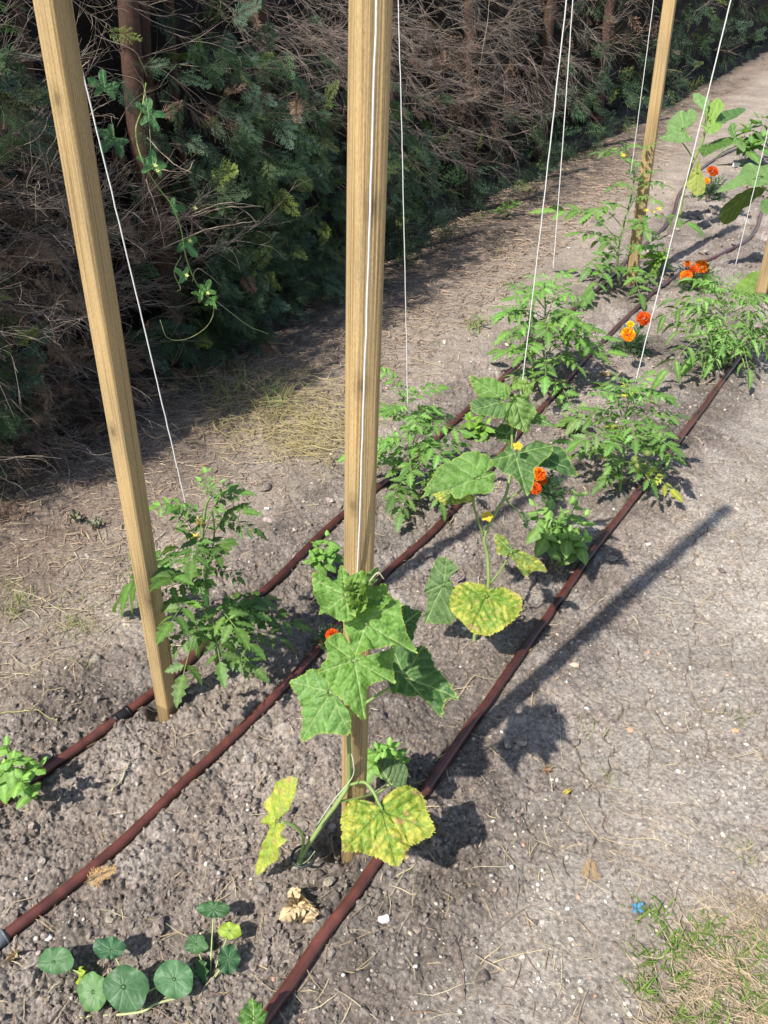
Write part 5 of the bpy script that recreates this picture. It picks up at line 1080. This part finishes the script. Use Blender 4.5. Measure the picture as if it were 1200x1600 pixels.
    for a_, b_, o_, r_ in ((205, 60, -.28, .045), (268, 40, -.50, .02)):
        q = onplane(a_, b_, B3 + n3 * o_, n3); s = (q - B3) @ h3; z = np.linspace(-.05, 2.3, 14); P = place(s + .04 * (z - 1.2) + .015 * np.sin(z * 5), o_ + .02 * np.cos(z * 3), z)
        mb = MB(); tube(mb, P, np.linspace(r_ * 1.2, r_ * .7, 14), (0.075, 0.042, 0.03), 12); mb.build('trunk', M_twig, root)
    # --- twigs
    def twigs(mb, P0, D, L, r, col, curl=.5, n=7, grav=0.0, sides=3):
        k = len(P0); D = D / np.linalg.norm(D, axis=1)[:, None]; pts = [P0]; d = D.copy(); w1 = rng.normal(0, curl, (k, 3)) / n; tang = [d]
        for i in range(n - 1):
            pts.append(pts[-1] + d * (L / (n - 1))[:, None]); w1 = .7 * w1 + .5 * rng.normal(0, curl, (k, 3)) / n; d = d + w1 + np.array([0, 0, -grav / n]); d /= np.linalg.norm(d, axis=1)[:, None]; tang.append(d)
        P = np.stack(pts, 1); T = np.stack(tang, 1); ref = unit(np.array([.3, .2, .9])); N = np.cross(T, ref); N /= np.linalg.norm(N, axis=2)[..., None] + 1e-9; Bv = np.cross(T, N)
        th = np.arange(sides) * 2 * math.pi / sides; rad = r[:, None] * np.linspace(1, .45, n)[None]
        V = P[:, :, None] + rad[:, :, None, None] * (np.cos(th)[None, None, :, None] * N[:, :, None] + np.sin(th)[None, None, :, None] * Bv[:, :, None])
        ix = np.arange(n * sides).reshape(n, sides); nx = np.roll(ix, -1, 1); F = np.stack([ix[:-1], nx[:-1], nx[1:], ix[1:]], -1).reshape(-1, 4)
        mb.add(V.reshape(-1, 3), (F[None] + (np.arange(k) * n * sides)[:, None, None]).reshape(-1, 4), np.repeat(col, n * sides, 0)); return P, T
    TW = np.array([0.235, 0.19, 0.158])
    mb = MB()
    px, py, s, z, t = sample(9000); g = wt(green, px, py); w_ = wt(twig, px, py); b_ = wt(brown, px, py); vo = wt(void, px, py)
    pk = np.clip((w_ + .4 * b_ + .10) / (1 + 1.6 * g * g) * (1 - .85 * np.clip(vo, 0, 1)), 0, 1) * .55; m = rng.uniform(size=len(px)) < pk
    px, py, s, z, t, g, w_, b_ = [q[m] for q in (px, py, s, z, t, g, w_, b_)]; k = len(s); lod = np.clip(t / 4, .75, 3)
    ang = 0.5 * fbm(s * 1.0, z, .5, 2, 400) * 3
    left = sstep(500, 200, px)
    D = n3 * rng.uniform(.35, .9, k)[:, None] + h3 * (rng.normal(.45, .35, k) - .1 * left)[:, None] + z3 * (rng.normal(0.05, .28, k) + ang * .6 + .25 * left - .25 * (1 - left))[:, None]
    P0 = place(s - .22, rng.uniform(-.5, -.14, k), z)
    L = rng.uniform(.22, .42, k) * lod ** .3
    P, T = twigs(mb, P0, D, L, rng.uniform(.0016, .0031, k) * lod ** .5, TW * rng.uniform(.5, 1.3, (k, 1)), .5, 7, .15)
    def children(P, T, num, Lr, rr, spread, curl, colr=(.6, 1.6), grav=.1, sides=3, n=6):
        k = len(P); i = rng.integers(0, k, num); q = rng.integers(1, P.shape[1], num); T0 = P[i, q]; D = T[i, q] + spread * rng.normal(size=(num, 3)); ld = lod_[i] if len(lod_) == k else np.ones(num)
        r = twigs(mb, T0, D, rng.uniform(*Lr, num) * ld ** .4, rng.uniform(*rr, num) * ld ** .55, TW * rng.uniform(*colr, (num, 1)) * (1 + rng.normal(0, .05, (num, 3))), curl, n, grav, sides); return r, ld
    lod_ = lod; (P2, T2), l2 = children(P, T, int(k * 8), (.10, .26), (.0007, .0013), .24, .9)
    lod_ = l2; (P3, T3), l3 = children(P2, T2, int(k * 16), (.04, .13), (.0005, .0009), .38, 1.1, (.6, 1.9), .15, 3, 5)
    # fine dead thatch filling the inside, inner shade darkened into its colour
    q1, q2, s, z, t = sample(26000); m = (rng.uniform(size=len(s)) < .6 - .55 * np.clip(wt(void, q1, q2), 0, 1)); s, z, t = s[m], z[m], t[m]; k = len(s)
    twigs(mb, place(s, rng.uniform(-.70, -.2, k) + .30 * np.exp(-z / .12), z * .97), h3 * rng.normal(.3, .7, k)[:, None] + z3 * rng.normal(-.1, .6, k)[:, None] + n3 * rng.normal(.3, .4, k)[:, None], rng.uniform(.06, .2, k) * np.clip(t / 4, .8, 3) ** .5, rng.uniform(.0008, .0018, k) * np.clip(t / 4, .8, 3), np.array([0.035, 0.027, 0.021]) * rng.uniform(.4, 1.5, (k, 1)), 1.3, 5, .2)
    # a few bare longer twigs reaching out, pale in the sun
    def reach(pts, r0, c=(0.42, 0.33, .24)):
        Q = curve([onplane(a, b, B3 + n3 * o, n3) for a, b, o in pts], 6); Q = Q + rng.normal(0, .0012, Q.shape); tube(mb, Q, np.linspace(r0, r0 * .5, len(Q)), c, 5)
    for L_ in ([(250, 390, -.1), (320, 360, .05), (370, 350, .12), (405, 345, .16)], [(290, 340, -.1), (350, 325, .05), (408, 322, .14)], [(300, 335, -.1), (345, 318, .05), (375, 318, .1), (412, 324, .15)], [(228, 280, 0), (245, 330, .05), (258, 390, .08)], [(230, 215, -.1), (270, 255, 0), (300, 270, .05)],
               [(745, 140, 0), (752, 90, .08), (762, 30, .1), (765, -20, .1)], [(250, 265, 0), (290, 268, .08), (303, 250, .1)], [(40, 165, -.1), (120, 110, 0), (140, 95, .05)], [(120, 200, -.1), (150, 170, 0), (180, 155, 0)], [(230, 120, -.1), (210, 80, 0), (160, 60, 0), (150, 55, 0)], [(300, 440, 0), (310, 420, .05), (345, 445, .08)]):
        reach(L_, .0022)
    mb.build('dead_twigs', M_twig, root)
    # --- foliage sprays, green and brown
    def sprays(mb, P0, D, Zv, L, col, SPR=SPN):
        k = len(P0); wh = rng.integers(0, 4, k); Fm = frame(D, Zv)
        for i in range(4):
            m = wh == i
            if m.any(): mb.inst(SPR[i][0], SPR[i][1], Fm[m] * L[m][:, None, None], P0[m], col[m][:, None, :] * (0.6 + 0.8 * np.clip(np.hypot(SPR[i][0][:, 0] * .7, SPR[i][0][:, 1] * 1.5), 0, 1.1))[None, :, None])
    mg = MB()
    px, py, s, z, t = sample(42000); g = wt(green, px, py); w_ = wt(twig, px, py); vo = wt(void, px, py)
    lump = .5 + 1.3 * fbm(s, z, .22, 3, 410)
    m = rng.uniform(size=len(px)) < np.clip(g * 1.1 / (1 + .6 * w_ * w_) * (1 - .8 * np.clip(vo - g * .3, 0, 1)) * np.clip(lump, .2, 1.2), 0, 1) * .6
    s, z, t, g = s[m], z[m], t[m], g[m]; k = len(s); lod = np.clip(t / 4.2, .8, 3.2)
    prot = .12 * np.clip(g, 0, 1) + .16 * fbm(s, z, .28, 3, 420)
    P0 = place(s - .05, prot + rng.uniform(-.34, .02, k) - .06 - .05 * (z < .25), z)
    D = n3 * rng.uniform(.3, 1.0, k)[:, None] + h3 * rng.normal(.15, .5, k)[:, None] + z3 * rng.normal(-.15, .55, k)[:, None]
    Zv = n3 * .5 + z3 * .7 + .55 * rng.normal(size=(k, 3))
    c = np.array([0.040, 0.075, 0.035]) * rng.uniform(.55, 1.5, (k, 1)); yl = rng.uniform(size=k) < .07; c[yl] = np.array([0.15, 0.20, .05]); c[:, 2] *= rng.uniform(.7, 1.4, k)
    L = rng.uniform(.09, .18, k) * lod ** .6; nr = t < 4.6
    sprays(mg, P0[nr], D[nr], Zv[nr], L[nr], c[nr]); sprays(mg, P0[~nr], D[~nr], Zv[~nr], L[~nr], c[~nr], SPF)
    mg.build('green_foliage', M_conifer, root)
    mbn = MB(); px, py, s, z, t = sample(16000); b_ = wt(brown, px, py); g = wt(green, px, py); w_ = wt(twig, px, py); vo = wt(void, px, py)
    m = rng.uniform(size=len(px)) < np.clip((b_ + .10 * w_ + .05) / (1 + 1.6 * g) * (1 - .8 * np.clip(vo, 0, 1)), 0, 1) * .5; s, z, t = s[m], z[m], t[m]; k = len(s); lod = np.clip(t / 3.6, .8, 3.2)
    P0 = place(s - .05, .05 + .16 * fbm(s, z, .28, 3, 420) + rng.uniform(-.34, .0, k), z); D = n3 * rng.uniform(.2, .9, k)[:, None] + h3 * rng.normal(.1, .6, k)[:, None] + z3 * rng.normal(-.55, .5, k)[:, None]
    L = rng.uniform(.06, .14, k) * lod ** .6; c = np.array([0.145, 0.095, 0.065]) * rng.uniform(.35, 1.5, (k, 1)); Zv = n3 * .5 + z3 * .5 + .8 * rng.normal(size=(k, 3)); nr = t < 4.6
    sprays(mbn, P0[nr], D[nr], Zv[nr], L[nr], c[nr]); sprays(mbn, P0[~nr], D[~nr], Zv[~nr], L[~nr], c[~nr], SPF)
    mbn.build('dead_foliage', M_litter, root)
    return B3, n3
HB3, HN3 = build_hedge()

# ------------------------------------------------------------------ bryony vine trailing out of the hedge
def bryony():
    q0 = onplane(235, 250, HB3 + HN3 * .12, HN3)
    r = thing('bryony_vine', (q0[0], q0[1], q0[2]), 'green climbing vine with lobed leaves trailing out of the hedge beside the left stake', 'vine')
    off = lambda a, b, o: onplane(a, b, HB3 + HN3 * o, HN3)
    def st(pts, r0, col=(0.20, 0.30, 0.08), name='stem'):
        P = curve([off(*p) for p in pts], 7); mb = MB(); tube(mb, P, np.linspace(r0, r0 * .7, len(P)), col, 6); mb.build(name, M_stem, r); return P
    st([(228, 130, .02), (222, 170, .06), (212, 205, .10), (222, 250, .14), (245, 290, .16), (268, 320, .18), (283, 360, .20), (290, 400, .22), (303, 435, .24), (320, 460, .26), (335, 468, .27)], .0028)
    st([(335, 468, .27), (360, 488, .30), (390, 510, .32), (420, 522, .34)], .0010, (.5, .5, .28), 'tendril')
    st([(335, 468, .27), (332, 495, .28), (318, 515, .28), (290, 530, .27), (262, 528, .26), (250, 500, .25)], .0010, (.45, .5, .2), 'tendril')
    st([(283, 400, .2), (272, 425, .2), (282, 450, .22), (276, 455, .22)], .0008, (.45, .5, .2), 'tendril')
    st([(222, 250, .14), (235, 235, .13), (228, 150, .1), (215, 125, .08), (180, 115, .05)], .0009, (.4, .38, .22), 'tendril')
    def palm(cx, cy, o, size, ang, col, seed, n=None, lob=5, cup=0):
        size *= 1.65; col = tuple(q * 1.35 for q in col); c = off(cx, cy, o); B = []
        tips = {5: [(-125, .62), (-62, .85), (0, 1.0), (62, .85), (125, .62)], 3: [(-75, .8), (0, 1), (75, .8)]}[lob]
        for i, (a, l) in enumerate(tips):
            B.append((l * math.cos(R(a - 13)) * .82, l * math.sin(R(a - 13)) * .82)); B.append((l * math.cos(R(a)), l * math.sin(R(a)))); B.append((l * math.cos(R(a + 13)) * .82, l * math.sin(R(a + 13)) * .82))
            if i < len(tips) - 1: a2 = (a + tips[i + 1][0]) / 2; B.append((.42 * math.cos(R(a2)), .42 * math.sin(R(a2))))
        B.append((-.16, .12)); B.append((-.08, 0)); B.append((-.16, -.12)); B = np.array(B) * size
        n = unit(n if n is not None else HN3 * .7 + np.array([0, -.4, .6])); xr = np.array([math.cos(ang), 0, math.sin(ang)])
        mb = MB(); leafmesh(mb, B, plframe(n, xr), c, col=col, seed=seed, serr=.015, N=90, K=12, vcol=(.16, .27, .09), crinkle=.9, cup=cup); mb.build('leaf', M_leaf, r)
    dk = (0.050, 0.13, 0.045)
    palm(163, 140, .0, .042, 1.3, dk, 90); palm(178, 215, .0, .050, -2.4, (0.035, .095, .035), 91); palm(228, 178, .1, .046, .3, dk, 92); palm(238, 262, .16, .042, 1.2, (0.06, .15, .05), 93); palm(270, 325, .17, .032, .2, dk, 94, lob=3)
    palm(290, 378, .21, .040, -1.2, (0.06, .15, .05), 95, lob=3); palm(290, 432, .24, .030, 2.6, (0.09, .2, .06), 96, lob=3); palm(322, 455, .27, .030, 1.0, (0.11, .24, .06), 97, lob=3); palm(328, 468, .28, .026, -1.2, (0.12, .26, .06), 98, lob=3); palm(315, 462, .27, .024, 3.0, (0.10, .22, .05), 99, lob=3)
    for (fx, fy, o) in ((247, 266, .19), (243, 258, .19), (297, 376, .23), (325, 458, .3), (305, 325, .18), (292, 430, .26)):
        mb = MB(); c = off(fx, fy, o); q = np.arange(5) * 1.257; X = np.stack([np.cos(q), np.full(5, -.3), np.sin(q)], 1); put_leaflets(mb, 'basil', np.repeat(c[None], 5, 0), X, np.repeat([[.3, -.8, .5]], 5, 0), np.full(5, .008), np.repeat([[.62, .66, .22]], 5, 0)); mb.build('flower', M_petal, r)
bryony()
